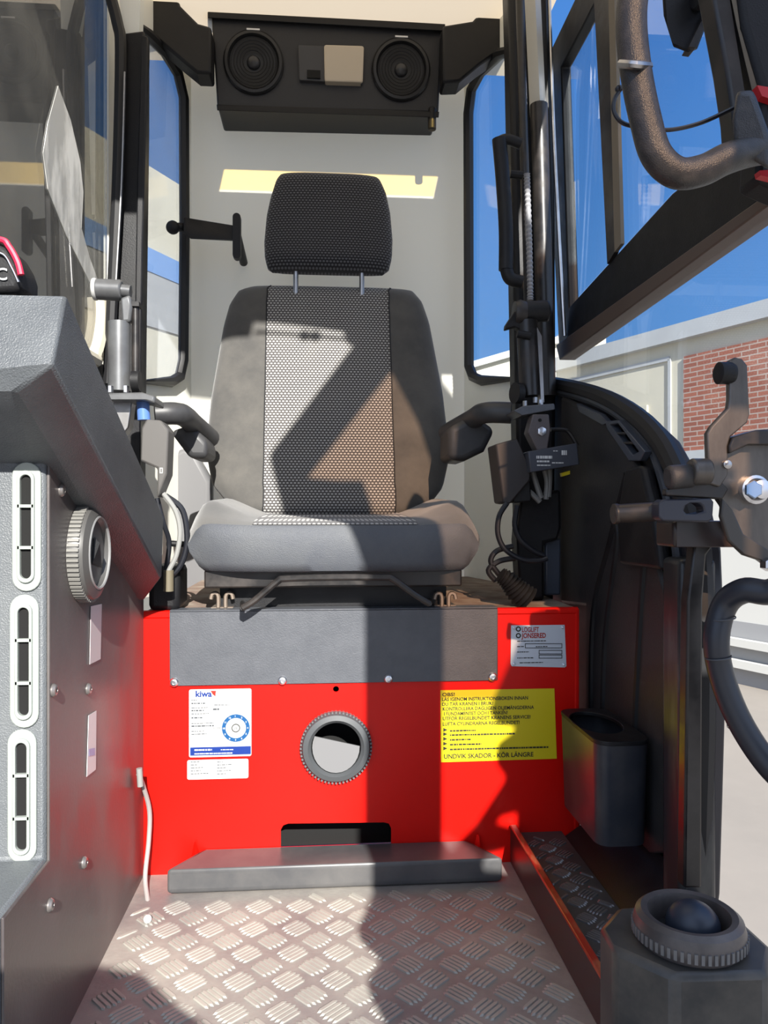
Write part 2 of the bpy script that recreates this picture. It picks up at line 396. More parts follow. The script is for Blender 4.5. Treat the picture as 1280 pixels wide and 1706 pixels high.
# left building seen through the left rear window
lb = thing('depot', 'tall sunlit cream depot with a blue band, seen through the left rear window', 'building', (-5, 12, GZ))
vl = ray(1160, 853).normalized(); NL = Vector((-vl.y, vl.x, 0)); PL = CAM+ray(270, 853)*9
if (CAM-PL).dot(NL) < 0: NL = -NL
def lp(px, py, off=0.0): return atp(px, py, PL, NL)+NL*off
def lband(name, y0a, y0b, y1a, y1b, m, off, th):
    """two edges given by their heights in the view at x=100 and x=330"""
    A, B_, C_, D_ = lp(60, y0a), lp(345, y0b), lp(345, y1b), lp(60, y1a)
    b = BM(); prism(b, [A+NL*off, B_+NL*off, C_+NL*off, D_+NL*off], -NL*th); return link(name, b, m, lb)
def ln(y235, sl): return (y235-175*sl, y235+110*sl)
g0 = ln(268, .62); g1 = ln(408, .48); g2 = ln(448, .42); g3 = ln(540, .30); 
A, B_ = lp(60, g0[0]), lp(345, g0[1])
b = BM(); prism(b, [A, B_, V(B_.x, B_.y, GZ), V(A.x, A.y, GZ)], -NL*3); link('wall', b, wallm, lb)
bluew = mat('blue_cladding', (0.20, 0.36, 0.66), 0.6); greyd = mat('shadow_band_grey', (0.40, 0.40, 0.39), 0.8, col2=(0.5, 0.5, 0.48), nscale=2, stretch=(.2, .2, 4))
lband('blue_band', g1[0], g1[1], g2[0], g2[1], bluew, 0.03, 0.03)
lband('grey_shadow_band', g2[0], g2[1], g3[0], g3[1], greyd, 0.02, 0.02)  # the wall's shadow, put in as a darker grey band

# dark column added outside the left side pane, backing its reflections
backingm = mat('backing_dark_paint', (0.10, 0.095, 0.088), 0.6, col2=(0.18, 0.165, 0.14), nscale=3)
cm = thing('backing_column', 'broad dark grey column added outside the left side pane as a backing for its reflections', 'backing', (-1.3, 2.3, GZ))
b = BM(); box(b, -2.4, -0.86, 1.9, 2.9, GZ, 4.0); link('column', b, backingm, cm, bevel=0.05)
b = BM(); box(b, -2.3, -0.95, 1.82, 1.9, 0.9, 1.25); link('flange', b, backingm, cm, bevel=0.02)
b = BM(); cyl(b, V(-1.3, 1.82, 1.9), V(-1.3, 1.82, 3.4), 0.08); link('backing_cylinder', b, blackm, cm)

# ================================================================ CAB SHELL
def plate_y(name, px_pts, Y, th, m, parent=None, holes=(), **k):
    b = BM(); prism(b, [aty(*p, Y) for p in px_pts], (0, th, 0), [[aty(*p, Y) for p in h] for h in holes]); return link(name, b, m, parent, **k)
def plate_x(name, px_pts, X, th, m, parent=None, holes=(), **k):
    b = BM(); prism(b, [atx(*p, X) for p in px_pts], (th, 0, 0), [[atx(*p, X) for p in h] for h in holes]); return link(name, b, m, parent, **k)

# floor: chequer plate, raised five-bar pattern in the mesh
barm = mat('rubbed_tread_bars', (0.30, 0.285, 0.26), 0.55, metal=0.1, col2=(0.52, 0.50, 0.43), nscale=5)
tread = mat('worn_tread_plate', (0.20, 0.18, 0.175), 0.55, metal=0.1, col2=(0.46, 0.43, 0.37), nscale=4.5, bump=0.2, bscale=150, rvar=0.2)
def tread_bars(b, x0, x1, y0, y1, z, g=0.043, L=0.040, w=0.0050, n=5):
    xm, ym = (x0+x1)/2, (y0+y1)/2; R_ = int(max(x1-x0, y1-y0)/g)+2; r0 = math.radians(42)
    for i in range(-R_, R_+1):
        for j in range(-R_, R_+1):
            gx_ = xm+(i*math.cos(r0)-j*math.sin(r0))*g; gy_ = ym+(i*math.sin(r0)+j*math.cos(r0))*g
            a = r0+(PI/2 if (i+j) % 2 else 0); ux, uy = math.cos(a), math.sin(a)
            for k in range(n):
                o = (k-(n-1)/2)*L*0.165; cx, cy = gx_-uy*o, gy_+ux*o; hh = L/2*(.98-0.08*abs(k-2))
                if not (x0+abs(ux)*hh < cx < x1-abs(ux)*hh and y0+abs(uy)*hh < cy < y1-abs(uy)*hh): continue
                lo = [(cx+ux*hh*s-uy*w/2*q, cy+uy*hh*s+ux*w/2*q) for s, q in ((-1, 0), (-.8, -1), (.8, -1), (1, 0), (.8, 1), (-.8, 1))]
                vs = [b.verts.new((p[0], p[1], z)) for p in lo]
                vt = [b.verts.new((cx+(p[0]-cx)*.82, cy+(p[1]-cy)*.82, z+0.0018)) for p in lo]
                for k2 in range(6): b.faces.new((vs[k2], vs[(k2+1) % 6], vt[(k2+1) % 6], vt[k2])).material_index = 1
                b.faces.new(vt).material_index = 1
b = BM(); box(b, -0.30, 0.316, 0.45, 1.27, -0.02, 0.0); tread_bars(b, -0.285, 0.305, 0.50, 1.19, 0.0)
link('floor', b, [tread, barm], kind='structure', smooth=30)

b = BM(); b.faces.new([b.verts.new(p) for p in [V(-.335, 1.95, .40), V(.365, 1.95, .40), V(.365, 1.95, 1.78), V(-.335, 1.95, 1.78)]]); link('wall_back', b, wallskin, kind='structure')
# corner walls with the tall rear windows
AL = V(-.33, 1.95, 0); BL = V(-.43, 1.58, 0); NLc = V(-(BL-AL).y, (BL-AL).x, 0).normalized()
AR = V(.36, 1.95, 0); BR = V(.45, 1.60, 0); NRc = V(-(BR-AR).y, (BR-AR).x, 0).normalized()
if NLc.x > 0: NLc = -NLc
if NRc.x < 0: NRc = -NRc
holeL = [atp(*p, AL, NLc) for p in [(218, 38), (244, 58), (272, 86), (294, 122), (304, 165), (305, 400), (303, 600), (297, 627), (283, 636), (218, 636)]]
holeR = [atp(*p, AR, NRc) for p in [(783, 190), (788, 150), (804, 120), (836, 90), (875, 80), (875, 630), (805, 634), (791, 628), (784, 610)]]
def corner(name, A, B, n, hole):
    b = BM(); prism(b, [A+V(0, 0, .40), B+V(0, 0, .40), B+V(0, 0, 1.78), A+V(0, 0, 1.78)], n*0.004, [hole]); return link(name, b, cream, kind='structure')
corner('wall_left_rear', AL, BL, NLc, holeL); corner('wall_right_rear', AR, BR, NRc, holeR)
glL = glass('hazy_rear_glass', (0.93, 0.95, 0.97), 0.22, (0.62, 0.66, 0.72), 0.12)
glR = glass('clear_rear_glass', (0.95, 0.98, 1.0), 0.0, (0.8, 0.8, 0.85), 0.05)
def seal(name, pts, r, m=rubber, kind='structure', sm=0, parent=None, n=8):
    return link(name, tube(BM(), pts, r, n=n, sm=sm, closed=True), m, parent, kind=kind)
link('window_1', prism(BM(), holeL, NLc*0.004), glL, kind='structure'); link('window_2', prism(BM(), holeR, NRc*0.004), glR, kind='structure')
seal('trim_1', [p-NLc*0.004 for p in holeL], 0.013); seal('trim_2', [p-NRc*0.004 for p in holeR], 0.013)

# roof with a hatch that lets a strip of sun onto the back wall
ZC = 1.735
hx0, hx1, hy0, hy1 = -.185, .355, 1.325, 1.425
b = BM()
gx = [-.46, hx0, hx1, .52]; gy = [.50, hy0, hy1, 1.99]; gv = {(i, j): b.verts.new((gx[i], gy[j], ZC)) for i in range(4) for j in range(4)}
for i in range(3):
    for j in range(3):
        if (i, j) != (1, 1): b.faces.new((gv[i, j], gv[i+1, j], gv[i+1, j+1], gv[i, j+1]))
link('ceiling', b, roofm, kind='structure')
b = BM(); prism(b, [V(-.46, .50, ZC), V(.52, .50, ZC), V(.52, .525, ZC), V(-.46, .525, ZC)], (0, 0, .05)); link('trim_3', b, black, kind='structure')
link('window_5', prism(BM(), [V(hx0, hy0, ZC+.002), V(hx1, hy0, ZC+.002), V(hx1, hy1, ZC+.002), V(hx0, hy1, ZC+.002)], (0, 0, .004)), glass('amber_hatch_glass', (.90, .76, .44)), kind='structure')
# roof brackets at the rear corners
def bracket(name, pts, Y, th): return plate_y(name, pts, Y, th, black, kind='structure', bevel=0.006)
bracket('trim_4', [(225, -60), (285, -40), (300, 8), (330, 38), (352, 44), (352, 122), (328, 121), (300, 98), (258, 62), (226, 40)], 1.76, .06)
bracket('trim_5', [(738, 42), (788, 34), (812, 6), (822, -50), (880, -60), (872, 60), (850, 74), (800, 108), (766, 136), (738, 137)], 1.76, .06)

# left pillar, side glass, lower left wall
lp_ = thing('left_pillar', 'black rear pillar between the left side pane and the left rear window', 'pillar', (-.40, 1.55, .42))
def yb(px0, px1, Y, y0, y1, dy, m, name, parent, bevel=.004):
    a = aty(px0, y0, Y); c = aty(px1, y1, Y); b = BM(); box(b, a.x, c.x, Y, Y+dy, c.z, a.z); return link(name, b, m, parent, bevel=bevel)
b = BM(); prism(b, [aty(*p, 1.53) for p in [(196, 56), (240, 50), (240, 200), (236, 500), (232, 900), (176, 900), (178, 600), (190, 300)]], (0, .05, 0)); link('post', b, black, lp_, bevel=.004)
b = BM(); tube(b, [aty(*p, 1.515) for p in [(180, -20), (196, 40), (201, 90), (196, 300), (184, 560), (180, 640)]], 0.011, n=8); link('pane_seal', b, rubber, lp_)
b = BM(); tube(b, [aty(*p, 1.50) for p in [(208, 120), (203, 300), (193, 480)]], 0.0022, n=6); link('chrome_strip', b, steel, lp_, label='thin bright strip')
b = BM(); prism(b, [aty(*p, 1.50) for p in [(236, 56), (246, 60), (246, 92), (238, 400), (234, 660), (222, 660), (228, 300)]], (0, .02, 0)); link('window_rail', b, black, lp_, bevel=.003)
plate_y('trim_6', [(192, -60), (236, -60), (232, 54), (206, 56)], 1.54, .03, cream, kind='structure')

glS = glass('smudged_side_glass', (0.60, 0.59, 0.56), 0.10, (0.40, 0.38, 0.33), 0.32, ior=1.6, extra=0.10)
XL = -.435
b = BM(); prism(b, [V(XL, 1.60, .90), V(XL, 1.60, 1.75), V(XL, .62, 1.75), V(XL, .62, .62), V(XL, 1.45, .85)], (-.005, 0, 0)); link('window_3', b, glS, kind='structure')
# white wiped patch on the side pane
patch = mat('dried_cleaner_film', (0.88, 0.87, 0.82), 0.8)
t = patch.node_tree; bs = t.nodes['Principled BSDF']; tcn = nd(t, 'ShaderNodeTexCoord'); n = nd(t, 'ShaderNodeTexNoise'); n.inputs['Scale'].default_value = 14; n.inputs['Detail'].default_value = 8
mp = nd(t, 'ShaderNodeMapping'); mp.inputs['Scale'].default_value = (1, 1.4, .5); t.links.new(tcn.outputs['Object'], mp.inputs[0]); t.links.new(mp.outputs[0], n.inputs['Vector'])
rr_ = nd(t, 'ShaderNodeMapRange'); rr_.inputs['From Min'].default_value = .38; rr_.inputs['From Max'].default_value = .55; rr_.inputs['To Min'].default_value = 0.95; rr_.inputs['To Max'].default_value = .35
t.links.new(n.outputs[0], rr_.inputs['Value']); t.links.new(rr_.outputs[0], bs.inputs['Alpha'])
b = BM(); prism(b, [atx(*p, XL+.0016) for p in [(97, 143), (118, 200), (134, 270), (139, 320), (136, 380), (150, 430), (168, 480), (150, 470), (110, 390), (80, 315), (72, 255), (80, 205)]], (-.001, 0, 0))
tag(link('window_smear', b, patch), 'whitish dried smear on the inside of the left side pane', 'smear')
b = BM(); box(b, XL-.03, XL, .45, 1.60, 0, .88); link('wall_left', b, mat('pale_grey_side', (0.28, 0.28, 0.285), .6), kind='structure')
b = BM(); tube(b, [V(XL+.006, 1.52, 1.0), V(XL+.006, 1.52, .95), V(XL+.006, 1.48, .885), V(XL+.006, 1.40, .87), V(XL+.006, .62, .87)], .014, n=8); link('trim_7', b, mat('cream_trim', (0.6, 0.56, 0.45), .5), kind='structure')

# right pillar with its tubes
XR = .50
rp = thing('right_pillar', 'black right rear door pillar with bright strip and ribbed conduit', 'pillar', (.44, 1.6, .42))
b = BM(); prism(b, [aty(*p, 1.56) for p in [(846, -60), (912, -60), (926, 300), (928, 640), (924, 1005), (868, 1005), (860, 640), (850, 80)]], (0, .06, 0)); link('post', b, black, rp, bevel=.01, seg=3)
b = BM(); tube(b, [aty(886, -40, 1.545), aty(897, 195, 1.545)], lambda t: .017, n=4, sm=0); link('bare_strip', b, mat('pale_strip', (0.55, .53, .47), .35), rp, label='pale bare strip')
b = BM(); tube(b, [aty(*p, 1.53) for p in [(898, 175), (905, 420), (912, 660)]], .018, n=14); link('pillar_tube', b, blackm, rp)
b = BM(); tube(b, [aty(*p, 1.50) for p in [(866, -30), (872, 200), (880, 480), (878, 560)]], .009, n=12); link('inner_tube', b, blackm, rp)
b = BM(); tube(b, spline([aty(*p, 1.46) for p in [(878, 290), (882, 400), (884, 500)]], 30), .0065, n=10, sm=0, ribs=.25); link('ribbed_conduit', b, mat('grey_conduit', (.30, .30, .31), .35), rp, label='grey ribbed conduit')
b = BM(); tube(b, [aty(*p, 1.55) for p in [(914, -40), (922, 200), (932, 400), (941, 560)]], .004, n=8); link('bright_edge', b, steel, rp)

# opened side sash on the right: frame, mullion, glass
sash = thing('side_window_sash', 'large black framed side window with sloping bottom rail, upper right', 'window', (XR, 1.2, .9))
outer = [(912, 70), (905, -80), (1360, -80), (1360, 262), (930, 594)]
outer = [(908, 104), (1000, -90), (1330, -90), (1330, 285), (932, 594), (928, 520)]
hole1 = [(935, 112), (1030, -70), (1290, -70), (1290, 190), (1120, 322), (948, 512)]
b = BM(); prism(b, [atx(*p, XR) for p in outer], (.022, 0, 0), [[atx(*p, XR) for p in hole1]]); link('sash_frame', b, black, sash, bevel=.003)
b = BM(); prism(b, [atx(*p, XR-.006) for p in [(926, 575), (932, 600), (1330, 305), (1330, 285)]], (.034, 0, 0)); link('lower_lip', b, mat('brown_lip', (.10, .07, .055), .5), sash, bevel=.002, label='brown worn lip')
b = BM(); prism(b, [atx(*p, XR-.004) for p in [(986, -80), (1012, -80), (1024, 420), (1012, 440)]], (.008, 0, 0)); link('mullion', b, blackm, sash)
b = BM(); prism(b, [atx(*p, XR-.006) for p in [(1012, -80), (1022, -80), (1035, 406), (1024, 420)]], (.006, 0, 0)); link('mullion_strip', b, mat('tan_felt', (.20, .17, .13), .8), sash, label='tan felt strip')
glD = glass('sash_glass', (0.93, 0.97, 1.0), 0.0, (.8, .8, .85), 0.02)
b = BM(); prism(b, [atx(*p, XR+.01) for p in hole1], (.004, 0, 0)); link('sash_pane', b, glD, sash)
b = BM(); prism(b, [atx(*p, XR+.012) for p in [(926, 560), (926, 640), (960, 646), (1010, 662), (1060, 692), (1100, 732), (1126, 780), (1330, 700), (1330, 300)]], (.004, 0, 0)); link('window_4', b, glass('lower_side_glass', (.96, .98, 1), 0.02, (.8, .8, .85), .05), kind='structure')

# right-hand lower side panel
XP = .485
arch = [(920, 640), (960, 648), (1010, 664), (1060, 694), (1100, 734), (1128, 786), (1150, 850), (1166, 920), (1171, 1050), (1172, 1200), (1168, 1350), (1164, 1490)]
ap = [atx(*p, XP) for p in arch]
side = ap+[V(XP, ap[-1].y+.02, 0), V(XP, 1.62, 0), V(XP, 1.62, ap[0].z)]
b = BM(); prism(b, side, (.03, 0, 0)); link('wall_right', b, mat('side_trim_plastic', (.022, .023, .030), .38, col2=(.045, .035, .034), nscale=5, rvar=.3), kind='structure', bevel=.004)
b = BM(); tube(b, [atx(*p, XP+.004) for p in arch], .016, n=10, sm=3); link('trim_8', b, rubber, kind='structure')
inner = [(924, 652), (985, 668), (1035, 695), (1080, 740), (1104, 800), (1122, 880), (1136, 1000), (1140, 1200), (1132, 1400), (1124, 1490)]
b = BM(); tube(b, [atx(*p, XP-.004) for p in inner], .007, n=8, sm=3); link('trim_9', b, mat('worn_edge', (.04, .045, .055), .35), kind='structure')
# side console cover: moulded plate with ribs and air vent
sc = thing('side_cover', 'moulded black side cover with sloping air vent on the right wall', 'panel', (XP-.02, 1.2, .1))
cov = [(935, 660), (1000, 690), (1030, 720), (1062, 775), (1082, 900), (1112, 1000), (1118, 1200), (1112, 1420), (1020, 1430), (975, 1300), (975, 1010), (935, 1005)]
b = BM(); prism(b, [atx(*p, XP-.012) for p in cov], (.012, 0, 0)); link('cover_plate', b, blackd, sc, bevel=.006)
for p in ([(1045, 790), (1018, 900), (990, 1020), (986, 1200)], [(1082, 850), (1070, 1000), (1060, 1200), (1058, 1400)], [(1022, 870), (1030, 900), (1010, 1060), (1004, 1240)]):
    b = BM(); tube(b, [atx(*q, XP-.012) for q in p], .006, n=8); link('rib', b, black, sc)
b = BM(); prism(b, [atx(*p, XP-.03) for p in [(1040, 780), (1068, 775), (1086, 850), (1100, 950), (1030, 940), (1026, 860)]], (.02, 0, 0)); link('raised_boss', b, black, sc, bevel=.008, seg=3)
vt = link('air_vent', prism(BM(), [atx(*p, XP-.022) for p in [(1008, 702), (1030, 700), (1074, 752), (1066, 768), (1048, 768), (1012, 716)]], (.012, 0, 0), [[atx(*p, XP-.022) for p in [(1018, 708), (1030, 706), (1064, 752), (1054, 758)]]]), mat('vent_blue_grey', (.05, .06, .08), .3), sc, bevel=.0015)
for a, c in (((1030, 722), (1044, 722)), ((1040, 738), (1056, 738))):
    b = BM(); cyl(b, atx(*a, XP-.02), atx(*c, XP-.02), .002, 8); link('vent_slat', b, blackm, vt)
b = BM(); prism(b, [atx(*p, XP-.018) for p in [(960, 672), (1000, 690), (1012, 704), (1004, 708), (965, 686)]], (.01, 0, 0)); link('upper_grille', b, mat('vent_blue_grey', (0, 0, 0)), sc, bevel=.001)

# rubber bumper post at the front edge of the right wall
b = BM(); pa = atx(1140, 930, XP-.02); pb = atx(1138, 1480, XP-.02)
box(b, XP-.03, XP+.02, pa.y-.01, pa.y+.045, pb.z-.04, pa.z); link('trim_10', b, mat('worn_post', (.02, .022, .026), .35, col2=(.10, .10, .09), nscale=30, namt=.1, stretch=(1, 1, .2)), kind='structure', bevel=.008, seg=3)

# ================================================================ RED SEAT BOX
YB = 1.27
def X_(px, Y=YB): return aty(px, 853, Y).x
def Z_(py, Y=YB, px=640): return aty(px, py, Y).z
bx = thing('seat_box', 'bright red steel seat box with grey cover plate, under the driver seat', 'seat box', (.07, 1.5, 0))
x0, x1, zt = -.292, X_(965), .424
slot = [aty(*p, YB) for p in [(468, 1420), (468, 1382), (472, 1375), (480, 1372), (640, 1370), (648, 1372), (652, 1380), (652, 1420)]]
vc = aty(560, 1243, YB); hole = iny(circ(vc.x, vc.z, .042), YB); hh = aty(560, 1148, YB); sh = iny(circ(hh.x, hh.z, .005, 14), YB)
b = BM(); prism(b, [V(x0, YB, 0), V(x1-.012, YB, 0), V(x1, YB, .02), V(x1, YB, zt), V(x0, YB, zt)], (0, .004, 0), [slot, hole, sh]); link('front_sheet', b, red, bx)
b = BM(); box(b, x0, x1, YB+.004, 1.93, zt-.004, zt); link('top_sheet', b, dustm, bx, label='dusty red top')
b = BM(); box(b, x0, x1, YB+.004, 1.93, 0, .004); box(b, x1-.004, x1, YB+.004, 1.93, 0, zt-.004); box(b, x0, x0+.004, YB+.004, 1.93, 0, zt-.004); link('side_sheet', b, red, bx)
b = BM(); box(b, x0+.02, x1-.02, 1.34, 1.345, .01, zt-.01); link('dark_backing', b, dark, bx)  # black sheet added so the holes look dark inside
b = BM(); tube(b, [V(x0, YB+.006, zt-.004), V(x1-.004, YB+.006, zt-.004), V(x1-.004, YB+.006, .02)], .008, n=10, sm=0); link('rolled_edge', b, red, bx)
# grey cover plate
cx0, cx1 = X_(283), X_(829); cz0a, cz0b, czt = aty(283, 1143, YB-.004).z, aty(829, 1133, YB-.004).z, zt+.006
b = BM(); prism(b, [V(cx0, YB-.004, cz0a), V(cx1, YB-.004, cz0a), V(cx1, YB-.004, czt-.004), V(cx0, YB-.004, czt-.004)], (0, .004, 0)); 
box(b, cx0, cx1, YB-.004, YB+.03, czt-.004, czt-.001)
cp = link('cover_plate', b, charcoal, bx, bevel=.003, label='dark grey cover plate')
for px in (291, 471, 647, 820): screw(cp, V(X_(px), YB-.004, cz0a+.006), (0, -1, 0), .0075)
# round air nozzle in the box front
vb = BM(); prof = [(.058, 0), (.058, -.006), (.054, -.014), (.046, -.016), (.041, -.010), (.040, .01)]
lathe(vb, [(r, h) for r, h in prof], V(vc.x, YB, vc.z), (0, 1, 0), 48, cap=False); nz = link('air_nozzle', vb, mat('nozzle_grey', (.065, .07, .075), .5), bx)
vb = BM()
for k in range(60):
    a = 2*PI*k/60; obox(vb, V(vc.x+math.cos(a)*.0575, YB-.006, vc.z+math.sin(a)*.0575), .003, .011, .0028, Matrix.Rotation(-a, 3, 'Y'))
link('knurled_ring', vb, mat('nozzle_knurl', (.11, .115, .12), .5), nz)
vb = BM(); pts = [(math.cos(a)*.039, math.sin(a)*.039) for a in [math.radians(155+k*(205/16)) for k in range(17)]]
prism(vb, [V(vc.x+p[0], YB-.004+(.012*(p[1]/.039)), vc.z+p[1]) for p in pts], (0, .003, 0)); link('flap', vb, mat('flap_grey', (.11, .11, .115), .6), nz)
# step ledge in front of the box
st = thing('step_ledge', 'low dark grey step ledge along the foot of the red box', 'step', (.02, 1.23, 0))
zs = .039; a = [atz(276, 1447, zs), atz(842, 1432, zs), atz(782, 1400, zs), atz(336, 1413, zs)]
yf = (a[0].y+a[1].y)/2; 
tp = [V(a[0].x, yf, zs), V(a[1].x, yf, zs), V(a[2].x, YB-.001, zs), V(a[3].x, YB-.001, zs)]
b = BM(); hull(b, tp+[V(p.x, p.y, 0.002) for p in tp]); link('ledge', b, mat('ledge_coat', (.065, .066, .07), .35, col2=(.13, .125, .12), nscale=8), st, bevel=.007, seg=3)
for q in ((328, 1422), (798, 1408)):
    p = aty(*q, YB-.004); b = BM(); hull(b, [p+V(-.013, 0, -.02), p+V(.011, 0, -.02), p+V(0, -.018, -.02), p+V(0, -.004, .020), p+V(-.004, 0, .022)]); link('corner_gusset', b, red, st, bevel=.003, label='red weld corner')

def strokes(bm, px, py, w, h=.0016, Y=None):
    p = aty(px, py, YT if Y is None else Y); x = p.x; rs = random.Random(int(px*7+py*13))
    while x < p.x+w:
        d = min(rs.uniform(.0015, .006), p.x+w-x)
        if d > .0006: prism(bm, [V(x, p.y, p.z), V(x+d, p.y, p.z), V(x+d, p.y, p.z+h), V(x, p.y, p.z+h)], (0, .0003, 0))
        x += d+rs.uniform(.0006, .0012)
# stickers on the box
def flat(name, pts, Y, m, parent=None, th=.0008): return plate_y(name, pts, Y, th, m, parent)
def rsticker(x0, z0, x1, z1, Y, r=.003, th=.0006):
    return prism(BM(), iny(rrect(x0, x1, z0, z1, r, 3), Y), (0, th, 0))
YS = YB-.0012
k0, k1 = aty(315, 1262, YS), aty(419, 1147, YS)
ks = thing('inspection_sticker', 'white inspection sticker with blue ring, left of the round air nozzle', 'sticker', (k0.x, YS, k0.z))
link('sheet', rsticker(k0.x, k0.z, k1.x, k1.z, YS), white, ks)
YT = YS-.0006
def py_(px, py): return aty(px, py, YT)
b = BM(); p = py_(326, 1161); text(b, 'kiwa', p, .014, width=.026, bold=.03); link('lettering', b, blue, ks)
b = BM(); prism(b, [py_(*q) for q in [(351, 1151), (360, 1151), (359, 1160), (356, 1158), (354, 1156)]], (0, .0004, 0)); link('emblem', b, redp, ks)
b = BM(); q0, q1 = py_(317, 1259), py_(418, 1243); prism(b, [V(q0.x, YT, q0.z), V(q1.x, YT, q0.z), V(q1.x, YT, q1.z), V(q0.x, YT, q1.z)], (0, .0004, 0)); link('blue_band', b, blue, ks)
b = BM(); strokes(b, 324, 1251, .028, .0024, YT-.0004); strokes(b, 368, 1250, .020, .0014, YT-.0004); strokes(b, 324, 1257, .062, .0018, YT-.0004); link('band_lettering', b, white, ks)
b = BM(); rc = py_(393, 1213); prism(b, iny(circ(rc.x, rc.z, .0225, 40), YT), (0, .0004, 0), [iny(circ(rc.x, rc.z, .0165, 32), YT)]); link('month_ring', b, cyan, ks)
b = BM()
for k in range(12):
    a = 2*PI*k/12; text(b, str(k+1), V(rc.x+math.sin(a)*.0195-.0012, YT-.0004, rc.z+math.cos(a)*.0195-.0014), .004, bold=.02)
link('ring_numbers', b, white, ks)
b = BM(); prism(b, iny(circ(rc.x, rc.z, .007, 20), YT), (0, .0003, 0), [iny(circ(rc.x, rc.z, .0055, 20), YT)]); text(b, '26', V(rc.x-.0035, YT, rc.z-.002), .006); text(b, '>>>>', py_(355, 1216), .008, width=.012); link('ring_centre', b, ink, ks)
b = BM()
for x_, yy, w, h_ in ((319, 1167, .009, .0012), (319, 1173, .022, .002), (319, 1180, .026, .0012), (319, 1185, .020, .002), (319, 1190, .028, .0012), (319, 1197, .018, .002), (319, 1206, .036, .0012), (319, 1211, .036, .0022), (319, 1219, .022, .0012), (319, 1224, .024, .0014), (357, 1175, .026, .001), (355, 1183, .010, .0026)): strokes(b, x_, yy, w, h_)
link('small_print', b, grey, ks)
k0, k1 = aty(312, 1299, YS), aty(414, 1262, YS)
k2 = thing('white_label', 'small plain white label just below the inspection sticker', 'sticker', (k0.x, YS, k0.z))
link('sheet', rsticker(k0.x, k0.z, k1.x, k1.z-.002, YS), white, k2)
b = BM()
for i, yy in enumerate((1270, 1275, 1280, 1285, 1290)): strokes(b, 318, yy, [.014, .012, .020, .016, .028][i], .0013); strokes(b, 362, yy, [.009, .024, .016, .022, .014][i], .0013)
link('small_print', b, grey, k2)
# yellow warning sticker
yp = [(734, 1150), (924, 1147), (928, 1264), (735, 1270)]
ys = thing('warning_sticker', 'large yellow warning sticker with black text on the red box', 'sticker', aty(735, 1270, YS))
b = BM(); prism(b, [aty(*p, YS) for p in yp], (0, .0006, 0)); link('sheet', b, yellow, ys)
b = BM()
L = [('OBS!', 737, 1160, 758, 8), ('LÄS IGENOM INSTRUKTIONSBOKEN INNAN', 737, 1168, 880, 8), ('DU TAR KRANEN I BRUK!', 737, 1176, 822, 8), ('KONTROLLERA DAGLIGEN OLJEMÄNGDERNA', 738, 1184, 890, 8), ('I FUNDAMENTET OCH I TANKEN!', 740, 1192, 846, 8), ('UTFÖR REGELBUNDET KRANENS SERVICE!', 738, 1200, 884, 8), ('LUFTA CYLINDRARNA REGELBUNDET!', 738, 1209, 866, 8),
     ('UNDVIK SKADOR - KÖR LÄNGRE', 740, 1264, 889, 10.5)]
for s, a0, yy, a1, h in L: text(b, s, py_(a0, yy), h*1.02*YB/F, width=py_(a1, yy).x-py_(a0, yy).x, bold=.02)
L2 = [(750, 1219, 793), (750, 1226, 858), (750, 1234, 786), (750, 1242, 802), (750, 1250, 914)]
for a0, yy, a1 in L2: strokes(b, a0, yy, py_(a1, yy).x-py_(a0, yy).x, .0026); prism(b, [py_(739, yy-6), py_(746, yy-3), py_(739, yy)], (0, .0003, 0))
link('lettering', b, ink, ys)
# maker's plate
mp_ = thing('type_plate', 'pale blue metal type plate riveted to the upper right of the red box', 'plate', aty(852, 1112, YS))
b = BM(); prism(b, [aty(*p, YS) for p in [(852, 1042), (941, 1041), (944, 1110), (941, 1112), (853, 1110), (851, 1106)]], (0, .0008, 0)); link('sheet', b, alu, mp_)
b = BM(); text(b, 'LOGLIFT', py_(870, 1053), .0115, width=.029, bold=.02); text(b, 'JONSERED', py_(869, 1063), .0115, width=.042, bold=.03); link('lettering', b, redp, mp_)
b = BM()
for (q, w) in (((864, 1048), .0045), ((864, 1059), .0045)): c = py_(*q); prism(b, iny(circ(c.x, c.z, w, 16), YT), (0, .0003, 0), [iny(circ(c.x, c.z, w*.55, 12), YT)])
for (a0, c0, a1, c1) in ((875, 1072, 937, 1079), (898, 1083, 937, 1089), (898, 1091, 937, 1096)):
    for u in ((a0, c0, a1, c0+1), (a0, c1, a1, c1+1), (a1-1, c0, a1, c1), (a0, c0, a0+1, c1)): prism(b, [py_(u[0], u[1]), py_(u[2], u[1]), py_(u[2], u[3]), py_(u[0], u[3])], (0, .0003, 0))
for a0, yy, w in ((862, 1069, .05), (862, 1078, .012), (862, 1087, .02), (862, 1097, .028), (866, 1105, .04), (893, 1078, .02)): strokes(b, a0, yy, w, .0014)
link('small_print', b, ink, mp_)
for q in ((856, 1046), (937, 1045), (856, 1106), (939, 1107)): screw(mp_, aty(*q, YS), (0, -1, 0), .0022, 'rivet')
# white cable along the left edge of the box
wc = thing('white_cable', 'thin white cable with round tip beside the left edge of the red box', 'cable', aty(246, 1530, 1.22))
b = BM(); tube(b, [aty(*p, yy) for p, yy in (((231, 1290), 1.20), ((238, 1308), 1.22), ((249, 1350), 1.24), ((248, 1400), 1.24), ((242, 1460), 1.22), ((246, 1500), 1.19), ((248, 1528), 1.165))], .0036, n=10); link('lead', b, mat('dirty_white_cable', (.32, .29, .28), .5), wc)
b = BM(); ball(b, atz(246, 1531, .006), .006); link('tip', b, white, wc)
b = BM(); cyl(b, aty(232, 1280, 1.20), aty(234, 1310, 1.20), .0045); link('grommet', b, mat('dull_grey_cable', (.24, .24, .23), .5), wc)
